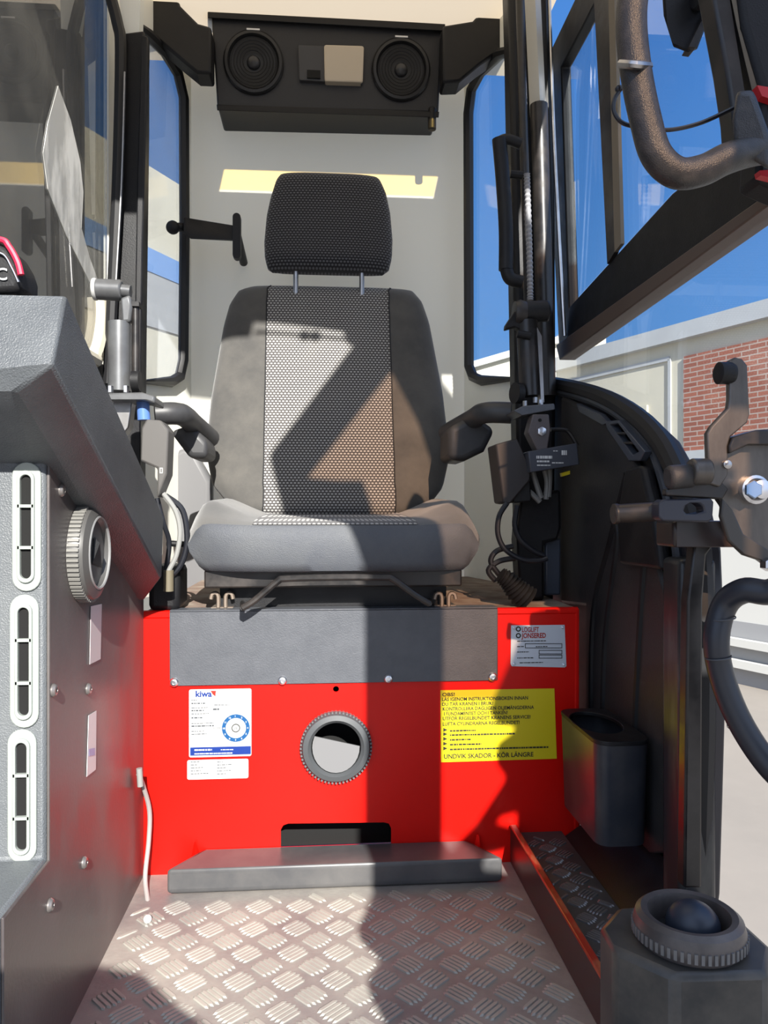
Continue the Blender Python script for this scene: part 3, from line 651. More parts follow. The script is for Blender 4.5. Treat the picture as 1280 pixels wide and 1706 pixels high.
# ================================================================ DRIVER SEAT
seat = thing('driver_seat', 'worn dark driver seat with dotted fabric centre panel and headrest', 'seat', (.01, 1.45, .424))
XS = .010
# backrest
def lerp(tab, z):
    for (a, va), (b_, vb) in zip(tab, tab[1:]):
        if a <= z <= b_:
            t = (z-a)/(b_-a); return va+(vb-va)*t
    return tab[0][1] if z < tab[0][0] else tab[-1][1]
zb0, zb1 = .54, 1.105
def yl(z): return 1.60+(z-.56)*0.30       # lean of the backrest
def edge(px, py, side):
    z = H+(853-py)/F*1.66; p = aty(px, py, yl(z)); return (p.z, p.x)
Lp = [edge(*p, 0) for p in [(420, 868), (385, 846), (354, 806), (347, 770), (346, 720), (352, 660), (362, 600), (373, 535), (383, 498), (398, 474), (424, 464)]]
Rp = [edge(*p, 0) for p in [(680, 868), (715, 842), (738, 812), (747, 770), (746, 720), (738, 650), (727, 590), (716, 530), (704, 494), (689, 474), (664, 466)]]
Lp.sort(); Rp.sort()
rows = []
zmin, zmax = max(Lp[0][0], Rp[0][0]), min(Lp[-1][0], Rp[-1][0])
N = 44
for i in range(N+1):
    t = i/N; t = .5-.5*math.cos(PI*t); z = zmin+(zmax-zmin)*t
    xl, xr = lerp(Lp, z), lerp(Rp, z); e_ = min(t, 1-t)/0.07
    hd = .055*(1-max(0, 1-e_)**2.2)**.5 if e_ < 1 else .055
    rows.append((z, (xl+xr)/2, (xr-xl)/2*1.03, yl(z)+.055, max(hd, .004)))
def xfn(hw, pw=.139):
    pw = min(pw, hw*.9); o = []
    for k in range(9): a = PI/2*k/9; o.append(-(pw+(hw-pw)*math.cos(a)))
    for k in range(13): o.append(-pw+2*pw*k/12)
    for k in range(8, -1, -1): a = PI/2*k/9; o.append(pw+(hw-pw)*math.cos(a))
    return o
A_, P_ = loft(rows, xfn, panel=.1385, n=3.2)
br = link('backrest', A_, fabric, seat, smooth=60)
link('centre_panel', P_, dots, br, smooth=60, label='dotted fabric centre panel')
for sgn in (0, 12):
    b = BM(); pts = []
    for (z, xc, hw, yc, hd) in rows[2:-2]:
        x = -.139 if sgn == 0 else .139
        if hw < .145: continue
        pts.append(V(xc+x, yc-hd*(1-abs(x/hw)**3.2)**(1/3.2)-.0005, z))
    tube(b, pts, .0016, n=6, sm=0); link('seam', b, mat('seam_thread', (.02, .02, .022), .8), br)
# headrest
def yh(z): return 1.735+(z-1.25)*.10
hl = [(456, 446), (444, 438), (439, 420), (438, 395), (442, 350), (449, 318), (458, 290), (465, 278), (474, 275)]
hr = [(640, 448), (651, 440), (656, 420), (657, 390), (653, 345), (646, 312), (636, 289), (631, 282), (622, 279)]
def hz(px, py): z = H+(853-py)/F*1.73; p = aty(px, py, yh(z)); return (p.z, p.x)
HL = sorted(hz(*p) for p in hl); HR = sorted(hz(*p) for p in hr); rows2 = []
zmin, zmax = max(HL[0][0], HR[0][0]), min(HL[-1][0], HR[-1][0])
for i in range(29):
    t = i/28; t = .5-.5*math.cos(PI*t); z = zmin+(zmax-zmin)*t; xl, xr = lerp(HL, z), lerp(HR, z); e_ = min(t, 1-t)/.14
    hd = .05*(1-max(0, 1-e_)**2.2)**.5 if e_ < 1 else .05
    rows2.append((z, (xl+xr)/2, (xr-xl)/2, yh(z)+.05, max(hd, .004)))
A_, P_ = loft(rows2, lambda hw: xfn(hw, hw*.75), n=3.4)
P_.free()
hrst = link('headrest', A_, dots2, seat, smooth=60, label='dark dotted headrest')
for px in (493, 603):
    b = BM(); p = aty(px, 455, 1.765); cyl(b, V(p.x, 1.765, zmin+.02), V(p.x, 1.765, zmin-.05), .006); link('headrest_post', b, steel, seat)
# seat cushion: dished top with side wings, vinyl skirt
YC0, YC1 = 1.235, 1.60
cl, cr = aty(304, 880, YC0).x, aty(808, 880, YC0).x; cxm = (cl+cr)/2; chw = (cr-cl)/2
b = BM(); nu, nv = 40, 22; top = []; 
def ctop(u, v):   # u -1..1 across, v 0..1 back
    base = H-(872-853)/F*YC0
    wing = max(0, (abs(u)-.45)/.55); wing = wing*wing*(3-2*wing)
    z = base+.040*wing*min(1, v*3+.08)+.012*v
    fall = max(0, (abs(u)-.86)/.14); z -= .032*fall**2.2
    f2 = max(0, 1-v/.10); z -= .003*f2**2
    return z
grid = []
for j in range(nv+1):
    v = j/nv; row = []
    for i in range(nu+1):
        u = -1+2*i/nu; rr2 = 1-.02*max(0, 1-v/.10)**2
        xx = cxm+u*chw*(rr2 if abs(u) > .3 else 1)
        yy = YC0+v*(YC1-YC0)+.028*abs(u)**5*(1-v)
        row.append(b.verts.new((xx, yy, ctop(u, v))))
    grid.append(row)
for j in range(nv):
    for i in range(nu):
        b.faces.new((grid[j][i], grid[j][i+1], grid[j+1][i+1], grid[j+1][i]))
cush = link('seat_cushion', b, fabric, seat, smooth=60)
pb = BM(); mp2 = {}
g2 = []
for j in range(nv+1):
    v = j/nv; row = []
    for i in range(21):
        u = -.55+1.1*i/20; row.append(pb.verts.new((cxm+u*chw, YC0+v*(YC1-YC0)+.028*abs(u)**5*(1-v), ctop(u, v)+.0015)))
    g2.append(row)
for j in range(nv):
    for i in range(20): pb.faces.new((g2[j][i], g2[j][i+1], g2[j+1][i+1], g2[j+1][i]))
link('cushion_centre', pb, dots, cush, smooth=60, label='dotted cushion centre')
# skirt all round
b = BM(); zbot = H-(955-853)/F*YC0
path = []
for i in range(nu+1): u = -1+2*i/nu; g_ = (u, 0)
ring_top = [(-1+2*i/nu, 0) for i in range(nu+1)]+[(1, j/nv) for j in range(1, nv+1)]+[(1-2*i/nu, 1) for i in range(1, nu+1)]+[(-1, 1-j/nv) for j in range(1, nv)]
def cpos(u, v):
    rr2 = 1-.02*max(0, 1-v/.10)**2
    return V(cxm+u*chw*(rr2 if abs(u) > .3 else 1), YC0+v*(YC1-YC0)+.028*abs(u)**5*(1-v), ctop(u, v))
rings = []
for (fz, out) in ((0, 0), (.06, .004), (.3, .008), (.78, .006), (.95, .000), (1, -.014)):
    r_ = []
    for (u, v) in ring_top:
        p = cpos(u, v); n_ = V(p.x-cxm, (p.y-(YC0+.18))*1.4, 0); n_.normalize()
        if v == 0 and abs(u) < .95: n_ = V(n_.x*.2, -1, 0)
        r_.append(b.verts.new(V(p.x, p.y, p.z+(zbot-p.z)*fz)+n_*out+V(-(u*.028*fz) , 0, 0)))
    rings.append(r_)
m_ = len(ring_top)
for i in range(len(rings)-1):
    for k in range(m_): b.faces.new((rings[i][k], rings[i][(k+1) % m_], rings[i+1][(k+1) % m_], rings[i+1][k]))
b.faces.new(rings[-1]); link('cushion_skirt', b, vinyl, seat, smooth=50, label='grey vinyl skirt')
# seat pan, slide rails, lever
pn0, pn1 = aty(340, 960, YC0+.03).x, aty(770, 960, YC0+.03).x
b = BM(); box(b, pn0, pn1, YC0+.03, 1.56, aty(500, 979, YC0+.03).z, zbot+.004); link('seat_pan', b, blackm, seat, bevel=.003)
b = BM(); box(b, pn0+.02, pn1-.02, YC0+.07, 1.54, .424, aty(500, 979, YC0+.03).z); link('seat_base', b, black, seat)
for px in (370, 742):
    b = BM(); p = aty(px, 1000, YB+.02)
    for s in (-1, 1):
        tube(b, [p+V(s*.006, 0, -.012), p+V(s*.006, 0, .006), p+V(s*.010, 0, .012), p+V(s*.016, 0, .010), p+V(s*.018, 0, .002)], .0035, n=6, sm=2)
    box(b, p.x-.018, p.x+.018, p.y, p.y+.26, .425, .430); link('slide_rail', b, mat('rusty_rail', (.25, .20, .16), .5, metal=.6), seat)
b = BM(); yb_ = 1.225
tube(b, [aty(404, 1013, yb_), aty(425, 1000, yb_), aty(462, 969, yb_), aty(478, 964, yb_), aty(560, 962, yb_), aty(640, 962, yb_), aty(655, 965, yb_), aty(690, 990, yb_), aty(716, 1006, yb_)], .0055, n=10, sm=4); link('slide_lever', b, blackm, seat, label='bent black slide lever')
b = BM(); tube(b, [aty(404, 1013, yb_), aty(404, 1004, 1.30)], .004, n=8, sm=0); link('lever_stay', b, blackm, seat)
b = BM(); tube(b, [aty(716, 1006, yb_), aty(716, 1000, 1.30)], .004, n=8, sm=0); link('lever_stay', b, blackm, seat)

# armrests (belong to the joystick pods but bolt to the seat)
ar = mat('armrest_vinyl', (.035, .035, .038), .45, col2=(.07, .07, .07), nscale=12)
def arm(pts, Y, th, name, m): 
    b = BM(); prism(b, [aty(*p, Y) for p in pts], (0, th, 0)); return link(name, b, m, seat, bevel=.012, seg=4)
b = BM(); tube(b, [aty(258, 690, 1.38), aty(300, 690, 1.40), aty(322, 706, 1.50), aty(350, 730, 1.60)], .020, n=14); link('armrest', b, ar, seat)
arm([(282, 718), (318, 706), (346, 735), (346, 764), (316, 764)], 1.48, .12, 'armrest_pad', ar)
b = BM(); tube(b, [aty(852, 688, 1.40), aty(808, 688, 1.42), aty(785, 700, 1.50), aty(745, 722, 1.60)], .020, n=14); link('armrest', b, ar, seat)
arm([(748, 712), (790, 690), (826, 716), (808, 752), (775, 768), (748, 766)], 1.48, .12, 'armrest_pad', ar)

b = BM(); prism(b, [aty(*p, 1.88) for p in [(262, 770), (305, 745), (330, 760), (352, 800), (352, 990), (262, 990)]], (0, .05, 0)); tag(link('rear_shade_panel', b, mat('shade_panel_grey', (.13, .13, .135), .5), bevel=.012, seg=3), 'grey panel for the shaded wall low behind the left armrest', 'shade panel')  # grey panel added where the wall lies in shade
# ================================================================ LEFT JOYSTICK POD
lj = thing('joystick_pod', 'grey upright control pod with horizontal grip, left of the seat', 'control', aty(215, 990, 1.27))
YJ = 1.25
gm = mat('pod_grey', (.16, .165, .17), .32, metal=.4, col2=(.10, .10, .105), nscale=20)
b = BM(); cyl(b, aty(160, 482, YJ), aty(204, 484, YJ), .0165, 24); g_ = link('grip', b, gm, lj, bevel=.003)
b = BM(); cyl(b, aty(155, 482, YJ), aty(162, 482, YJ), .0175, 24); link('grip_cap', b, mat('pale_cap', (.45, .45, .44), .4), g_, bevel=.002)
b = BM(); cyl(b, aty(200, 484, YJ), aty(218, 486, YJ), .010, 20); link('grip_stub', b, gm, lj)
b = BM(); prism(b, [aty(*p, YJ-.012) for p in [(200, 496), (216, 490), (220, 510), (217, 536), (203, 538)]], (0, .024, 0)); link('neck', b, gm, lj, bevel=.004)
b = BM(); cyl(b, aty(199, 537, YJ), aty(199, 652, YJ), .0175, 24); link('column', b, gm, lj)
b = BM(); box(b, aty(221, 500, YJ).x, aty(234, 500, YJ).x, YJ-.01, YJ+.01, aty(0, 508, YJ).z, aty(0, 500, YJ).z); cyl(b, aty(226, 505, YJ), aty(226, 655, YJ), .006); link('guide_rod', b, blackm, lj)
b = BM(); lathe(b, [(.010, -.006), (.016, -.006), (.016, .006), (.010, .006)], aty(227, 635, YJ-.01), (1, 0, 0), 20); link('hinge_ring', b, black, lj)
b = BM(); prism(b, [aty(*p, YJ-.03) for p in [(178, 655), (236, 653), (258, 660), (258, 672), (236, 666), (180, 666)]], (0, .07, 0)); link('flange', b, gm, lj, bevel=.003)
for q in ((184, 648), (210, 648)):
    b = BM(); cyl(b, aty(q[0], q[1]-5, YJ-.02), aty(q[0], q[1]+6, YJ-.02), .0045, 6); link('bolt', b, zinc, lj)
b = BM(); prism(b, [aty(*p, YJ) for p in [(188, 666), (220, 666), (214, 712), (204, 725), (190, 700)]], (0, .03, 0)); link('bracket', b, steel, lj, bevel=.002)
b = BM(); cyl(b, aty(238, 668, YJ), aty(240, 700, YJ), .010); link('blue_fitting', b, mat('blue_fitting', (.1, .2, .5), .3), lj, label='blue and white fitting')
b = BM(); prism(b, [aty(*p, YJ-.02) for p in [(236, 712), (244, 698), (268, 700), (281, 716), (278, 790), (262, 830), (262, 780), (234, 768)]], (0, .05, 0)); link('control_box', b, mat('pod_box', (.10, .095, .09), .35), lj, bevel=.003)
b = BM(); text(b, '[]', aty(266, 786, YJ-.0205), .009, bold=.02); link('lettering', b, white, lj)
b = BM(); tube(b, [aty(272, 822, YJ), aty(292, 850, YJ), aty(300, 885, YJ), aty(294, 925, YJ), aty(280, 955, YJ), aty(276, 985, YJ)], .0040, n=10); link('pale_cable', b, mat('dull_grey_cable', (.24, .24, .23), .5), lj, label='pale grey cable')
b = BM(); tube(b, [aty(276, 826, YJ+.02), aty(304, 850, YJ+.02), aty(312, 900, YJ+.02), aty(302, 940, YJ+.02), aty(284, 960, YJ+.02)], .0048, n=10); link('dark_cable', b, cable, lj)
b = BM(); tube(b, [aty(262, 830, YJ+.01), aty(272, 870, YJ+.01), aty(282, 905, YJ+.02), aty(276, 950, YJ+.02)], .004, n=10); link('dark_cable', b, cable, lj)
b = BM(); cyl(b, aty(278, 905, YJ+.05), aty(312, 907, YJ+.05), .005); link('tie_rod', b, black, lj)
b = BM(); cyl(b, aty(281, 950, YJ), aty(281, 985, YJ), .008); link('cable_gland', b, mat('brass_gland', (.14, .12, .08), .5), lj)
b = BM(); box(b, -.285, -.235, 1.275, 1.36, .426, .50); link('floor_mount', b, black, lj, bevel=.01)

# ================================================================ RIGHT JOYSTICK POD
rj = thing('joystick_pod', 'black upright control pod with labelled box and cables, right of the seat', 'control', aty(890, 1000, 1.40))
YK = 1.36
b = BM(); cyl(b, aty(872, 520, YK), aty(914, 518, YK), .019, 24); g_ = link('grip', b, black, rj, bevel=.004)
b = BM(); lathe(b, [(.021, -.010), (.024, 0), (.021, .010)], aty(866, 522, YK), (1, 0, 0), 20); link('grip_ring', b, blackm, rj)
b = BM(); prism(b, [aty(*p, YK-.01) for p in [(858, 518), (876, 530), (872, 552), (858, 544), (843, 548), (844, 540)]], (0, .02, 0)); link('trigger', b, black, rj, bevel=.002)
b = BM(); tube(b, [aty(878, 535, YK), aty(884, 660, YK)], lambda t: .019, n=20, sm=0); link('column', b, blackm, rj)
b = BM(); prism(b, [aty(*p, YK-.022) for p in [(895, 545), (903, 560), (907, 670), (902, 672)]], (0, .02, 0)); link('bright_edge', b, steel, rj)
b = BM(); cyl(b, aty(862, 556, YK-.02), aty(884, 560, YK-.02), .007); link('clip', b, black, rj)
b = BM(); lathe(b, [(.012, -.006), (.019, -.006), (.019, .006), (.012, .006)], aty(862, 655, YK-.01), (1, .3, 0), 20); link('hinge_ring', b, black, rj)
b = BM(); prism(b, [aty(*p, YK-.04) for p in [(856, 684), (872, 676), (924, 672), (926, 682), (870, 692)]], (0, .07, 0)); link('flange', b, charcoal, rj, bevel=.002)
for q in ((875, 672), (892, 666), (902, 670)):
    b = BM(); cyl(b, aty(q[0], q[1]-4, YK-.03), aty(q[0], q[1]+5, YK-.03), .004, 6); link('bolt', b, zinc, rj)
b = BM(); prism(b, [aty(*p, YK-.045) for p in [(888, 690), (915, 690), (918, 715), (912, 752), (896, 752), (880, 720)]], (0, .03, 0)); link('bracket', b, mat('bracket_brown', (.09, .075, .075), .4), rj, bevel=.002)
lathe_b = BM(); lathe(lathe_b, [(.008, 0), (.008, -.006), (.004, -.007)], aty(902, 719, YK-.045), (0, 1, 0), 6); link('hex_bolt', lathe_b, zinc, rj)
b = BM(); cyl(b, aty(900, 700, YK-.047), aty(900, 700, YK-.044), .003, 10); link('bolt_hole', b, dark, rj)
b = BM(); prism(b, [aty(*p, YK-.05) for p in [(880, 752), (962, 738), (966, 774), (884, 787)]], (0, .09, 0)); cb = link('labelled_box', b, mat('box_bluegrey', (.05, .055, .07), .35), rj, bevel=.002)
b = BM(); YL = YK-.0515
for x_, yy, w, h_ in ((894, 764, .028, .005), (895, 770, .022, .003), (895, 776, .024, .002), (920, 772, .022, .002), (922, 752, .008, .0015), (936, 758, .010, .008)): strokes(b, x_, yy, w, h_, YL)
link('lettering', b, white, cb)
b = BM(); prism(b, [aty(*p, YK-.03) for p in [(826, 740), (862, 730), (886, 785), (884, 800), (850, 840), (838, 838)]], (0, .07, 0)); link('control_box', b, mat('box_brown', (.030, .026, .026), .5), rj, bevel=.003)
b = BM(); prism(b, [aty(*p, YK-.02) for p in [(852, 800), (884, 796), (886, 836), (856, 838)]], (0, .05, 0)); link('connector_block', b, black, rj, bevel=.003)
b = BM(); tube(b, [aty(918, 716, YK), aty(940, 716, YK), aty(950, 722, YK), aty(962, 742, YK)], .004, n=8); link('guard_wire', b, blackm, rj)
b = BM(); prism(b, [aty(*p, YK-.02) for p in [(936, 788), (950, 784), (950, 790), (937, 794)]], (0, .01, 0)); link('yellow_tag', b, yellow, rj, label='small yellow tag')
for pts in ([(888, 786), (894, 806), (902, 830)], [(908, 784), (912, 804), (910, 832)], [(868, 820), (880, 818), (892, 828), (900, 836)], [(916, 782), (916, 800), (914, 828)]):
    b = BM(); tube(b, [aty(*q, YK-.01) for q in pts], .005, n=8); link('sleeved_cable', b, mat('grey_sleeve', (.16, .16, .15), .6), rj)
b = BM(); prism(b, [aty(*p, YK+.03) for p in [(868, 830), (935, 815), (936, 880), (930, 900), (908, 905), (908, 1000), (868, 1005), (862, 900)]], (0, .05, 0)); link('stand', b, black, rj, bevel=.006)
b = BM(); box(b, aty(908, 0, YK+.05).x, aty(935, 0, YK+.05).x, YK+.05, YK+.09, aty(0, 1000, YK+.05).z, aty(0, 900, YK+.05).z); link('stand_bracket', b, mat('vent_blue_grey', (0, 0, 0)), rj, bevel=.004)
hs = thing('cable_loop', 'black cable looping from the right control pod down to the rubber bellows', 'cable', aty(860, 985, YK))
b = BM(); tube(b, [aty(*q, YK-.03) for q in [(845, 838), (832, 860), (830, 890), (842, 915), (870, 932), (898, 934), (912, 930)]], .0048, n=10); link('loop', b, cable, hs)
b = BM(); tube(b, [aty(*q, YK-.02) for q in [(862, 842), (858, 875), (868, 900), (890, 918), (905, 925)]], .005, n=10); link('loop', b, cable, hs)
b = BM(); tube(b, [aty(*q, YK-.0) for q in [(855, 910), (828, 918), (818, 935), (830, 955), (850, 975)]], .005, n=10); link('loop', b, cable, hs)
b = BM(); tube(b, [aty(*q, YK-.0) for q in [(858, 930), (832, 935), (814, 950), (826, 968)]], .005, n=10); link('loop', b, cable, hs)
be = [(834, 958), (848, 968), (862, 984), (880, 1000)]
b = BM(); tube(b, spline([aty(*q, YK-.05) for q in be], 7), lambda t: .014+.012*t, n=16, sm=0, ribs=.22)
tag(link('rubber_bellows', b, rubber), 'black ribbed rubber bellows on the box top, right of the seat', 'bellows')

# ================================================================ BACK WALL FITTINGS
YP = 1.80
sp_ = thing('speaker_panel', 'black overhead panel with two round speakers, high on the back wall', 'speaker panel', aty(545, 190, YP))
b = BM()
quad = [(352, 22), (737, 46), (731, 186), (362, 176)]
def tilt(px, py): return aty(px, py, YP+ .03*(py-30)/150)
hull(b, [tilt(*p) for p in quad]+[V(tilt(*p).x, 1.95, tilt(*p).z) for p in quad]); link('panel', b, mat('panel_black', (.018, .018, .020), .5, bump=.2, bscale=500), sp_, bevel=.004)
b = BM(); hull(b, [aty(*p, YP-.012) for p in [(346, 16), (742, 40), (742, 52), (346, 30)]]+[aty(*p, YP+.02) for p in [(346, 16), (742, 40), (742, 52), (346, 30)]]); link('top_lip', b, black, sp_, bevel=.002)
b = BM(); hull(b, [aty(*p, YP+.012) for p in [(361, 174), (732, 186), (731, 196), (362, 184)]]+[aty(*p, YP+.06) for p in [(361, 174), (732, 186), (731, 196), (362, 184)]]); link('bottom_lip', b, black, sp_, bevel=.002)
for c in ((423, 106), (668, 118)):
    sb = BM(); C0 = tilt(*c)+V(0, -.002, 0); ax = V(0, -1, -.2).normalized()
    lathe(sb, [(.070, 0), (.070, .006), (.066, .011), (.060, .012), (.055, .004), (.030, -.006+.008), (.0145, .002)], C0, ax, 40, cap=True); so_ = link('speaker', sb, mat('speaker_black', (.013, .013, .014), .45), sp_)
    sb = BM(); lathe(sb, [(.016, .003), (.015, .008), (.010, .013), (.0001, .015)], C0, ax, 24); link('dust_cap', sb, mat('speaker_cap', (.03, .03, .032), .35), so_)
    sb = BM()
    for rr3 in (.024, .031, .038, .045, .052): 
        u_ = V(1, 0, 0); w_ = ax.cross(u_); tube(sb, [C0+ax*.010+(u_*math.cos(2*PI*k/28)+w_*math.sin(2*PI*k/28))*rr3 for k in range(28)], .0012, n=5, sm=0, closed=True)
    link('grille_rings', sb, black, so_)
    sb = BM(); t_ = tilt(c[0], c[1]-50)+V(0, -.016, 0); box(sb, t_.x-.015, t_.x+.015, t_.y-.001, t_.y+.001, t_.z-.0018, t_.z+.0018); link('name_badge', sb, mat('silver_badge', (.7, .7, .7), .3), so_, label='silver badge')
b = BM(); pts = [(497, 80), (606, 84), (604, 144), (499, 138)]; hull(b, [tilt(*p)+V(0, -.012, 0) for p in pts]+[tilt(*p)+V(0, .01, 0) for p in pts]); lm = link('dome_light', b, mat('lamp_grey', (.045, .045, .048), .5), sp_, bevel=.003)
b = BM(); pts = [(540, 82), (606, 84), (604, 144), (541, 142)]; hull(b, [tilt(*p)+V(0, -.018, 0) for p in pts]+[tilt(*p)+V(0, .005, 0) for p in pts]); link('light_cover', b, mat('lamp_lens', (.55, .47, .36), .35), lm, bevel=.004, label='cream light cover')
b = BM(); box(b, tilt(512, 130).x, tilt(534, 130).x, tilt(512, 130).y-.016, tilt(512, 130).y-.005, tilt(512, 136).z, tilt(512, 122).z); link('light_switch', b, dark, lm)
b = BM(); tube(b, [aty(721, 180, YP+.02), aty(720, 200, YP+.02), aty(720, 217, YP+.02)], .010, n=12, sm=0); tag(link('coat_hook', b, black, bevel=.003), 'stubby black hook hanging under the right end of the speaker panel', 'hook')
# left wall handle / hook
hk = thing('window_catch', 'black window catch with crossbar on the left of the back wall', 'handle', aty(340, 420, 1.85))
b = BM(); hull(b, [aty(*p, 1.80) for p in [(306, 362), (316, 364), (392, 376), (392, 400), (318, 398), (306, 388)]]+[aty(*p, 1.86) for p in [(306, 362), (392, 376), (392, 402), (306, 388)]]); link('arm', b, black, hk, bevel=.005)
b = BM(); ball(b, aty(288, 379, 1.80), .0155); cyl(b, aty(286, 379, 1.80), aty(310, 378, 1.82), .010); link('knob', b, black, hk)
b = BM(); prism(b, iny(stadium(aty(395, 0, 1.80).x, aty(0, 384, 1.80).z, .018, .105), 1.79), (0, .02, 0)); cyl(b, aty(395, 392, 1.82), V(aty(395, 0, 1.80).x, 1.95, aty(0, 392, 1.80).z), .010); link('crossbar', b, black, hk, bevel=.004)
# grab handle on the right pillar
gh = thing('grab_bar', 'black vertical grab handle on the right rear pillar', 'handle', aty(845, 475, 1.48))
b = BM(); tube(b, [aty(*q, 1.46) for q in [(832, 232), (838, 300), (843, 380), (843, 450)]], .014, n=16); link('grip', b, black, gh)
b = BM(); tube(b, [aty(*q, 1.46) for q in [(843, 445), (850, 464), (870, 470)]], .0125, n=14); link('lower_mount', b, black, gh)
b = BM(); tube(b, [aty(*q, 1.46) for q in [(832, 236), (845, 232), (868, 240)]], .010, n=12); link('upper_mount', b, black, gh)
b = BM(); tube(b, [aty(850, 290, 1.48), aty(870, 292, 1.48)], .008, n=10, sm=0); link('upper_mount', b, black, gh)

# ================================================================ LEFT CONSOLE
XCs = -.29
lc = thing('side_console', 'tall dark console with three oval air vents along the left edge', 'console', (-.37, 1.0, 0))
yz = [(.836, .668), (.86, .672), (.93, .632), (YB-.004, .45), (YB-.004, 0), (.72, 0), (.72, .222), (.836, .222)]
b = BM(); prism(b, [V(XCs-.003, y, z) for y, z in yz], (-.135, 0, 0)); link('console_body', b, consolem, lc, bevel=.004)
b = BM(); prism(b, [V(XCs-.003, y+.004, z-.003) for y, z in yz], (.003, 0, 0)); link('side_panel', b, sidem, lc, bevel=.0015, label='scuffed dark side sheet')
YV = .836
for (ya, yb2) in ((770, 985), (990, 1212), (1214, 1436)):
    xm = 47-(ya-770)*.017; a = aty(xm, ya, YV); c = aty(xm-3, yb2, YV); h_ = a.z-c.z; w_ = .0295; xc_ = (a.x+c.x)/2; zc_ = (a.z+c.z)/2
    b = BM(); prism(b, iny(stadium(xc_, zc_, w_, h_), YV-.003), (0, .003, 0), [iny(stadium(xc_, zc_, w_*.52, h_-.022), YV-.003)]); vo = link('oval_vent', b, vent_grey, lc, bevel=.001, label='pale grey oval vent')
    b = BM(); prism(b, iny(stadium(xc_, zc_, w_*.60, h_-.018), YV-.006), (0, .006, 0), [iny(stadium(xc_, zc_, w_*.38, h_-.027), YV-.006)]); link('inner_rim', b, vent_grey, vo, bevel=.0008)
    b = BM(); prism(b, iny(stadium(xc_, zc_, w_*.5, h_-.024), YV-.0012), (0, .001, 0)); link('vent_slot', b, dark, vo)
    for f_ in (.34, .66):
        zz = zc_+h_/2-h_*f_; b = BM(); box(b, xc_-w_*.28, xc_+w_*.28, YV-.006, YV-.001, zz-.0016, zz+.0016); link('vent_bar', b, vent_grey, vo)
# round nozzle on the console side
nc = atx(137, 921, XCs)
b = BM(); lathe(b, [(.058, 0), (.058, .010), (.055, .017), (.046, .021), (.042, .020), (.039, .015), (.030, .016), (.0001, .018)], nc, (1, 0, 0), 48); nb_ = link('round_nozzle', b, mat('nozzle_dark', (.08, .078, .075), .4), lc)
b = BM()
for k in range(64):
    a = 2*PI*k/64; obox(b, V(nc.x+.007, nc.y+math.cos(a)*.058, nc.z+math.sin(a)*.058), .013, .0032, .0030, Matrix.Rotation(a, 3, 'X'))
link('knurled_ring', b, mat('nozzle_pale_knurl', (.20, .195, .18), .5), nb_)
b = BM(); tube(b, [V(nc.x+.0205, nc.y+math.cos(2*PI*k/32)*.043, nc.z+math.sin(2*PI*k/32)*.043) for k in range(32)], .0018, n=6, sm=0, closed=True); link('bright_rim', b, mat('rim_grey', (.25, .25, .25), .3), nb_)
b = BM(); hull(b, [V(nc.x+.018, nc.y-.02, nc.z-.012), V(nc.x+.018, nc.y+.005, nc.z+.012), V(nc.x+.024, nc.y-.012, nc.z+.012), V(nc.x+.018, nc.y-.014, nc.z+.02), V(nc.x+.018, nc.y+.02, nc.z-.02)]); link('nozzle_vane', b, black, nb_)
for q in ((101, 817), (170, 900), (88, 1150), (146, 1148), (139, 1437), (82, 1508)): screw(lc, atx(*q, XCs), (1, 0, 0), .0072, m=mat('dark_screw', (.25, .23, .22), .35, metal=.6))
b = BM(); prism(b, [atx(*q, XCs+.0006) for q in [(151, 1010), (169, 1006), (167, 1098), (149, 1107)]], (.0006, 0, 0)); tag(link('strip_label', b, mat('pinkish_label', (.62, .55, .54), .4)), 'plain pale strip label below the round nozzle on the console side', 'label')
sl2 = thing('strip_label', 'pale strip label with a bluish print, lower on the console side', 'label', atx(150, 1290, XCs))
b = BM(); prism(b, [atx(*q, XCs+.0006) for q in [(147, 1192), (160, 1184), (159, 1282), (144, 1294)]], (.0006, 0, 0)); link('sheet', b, mat('white_sticker', (0, 0, 0)), sl2)
b = BM(); prism(b, [atx(*q, XCs+.0014) for q in [(148, 1248), (158, 1246), (158, 1258), (148, 1260)]], (.0002, 0, 0)); link('print', b, mat('mauve_print', (.35, .35, .55), .5), sl2)
# slanting beam above the console
A = V(-.24, .75, H+(853-492)/F*.73); 
pA = atx(110, 492, -.24); pB = atx(272, 862, -.24); pC = atx(269, 962, -.24); pD = atx(88, 607, -.24); pE = atx(28, 652, -.275); pG = aty(240, 1000, YB-.03)
pts = [pA, pB, pC, pD, pE, pG]
lf = [V(-.46, pA.y, pA.z), V(-.46, pE.y, pE.z), V(-.41, pB.y, pB.z), V(-.41, pG.y, pG.z), V(-.41, pC.y, pC.z)]
bmm = mat('beam_grained', (.065, .072, .080), .40, col2=(.13, .14, .148), nscale=7, bump=.5, bscale=600)
db = thing('console_beam', 'thick slanting dark grey beam above the left console, ending at the red box', 'console beam', (-.33, 1.0, .44))
b = BM(); hull(b, pts+lf); link('beam', b, bmm, db, bevel=.003)
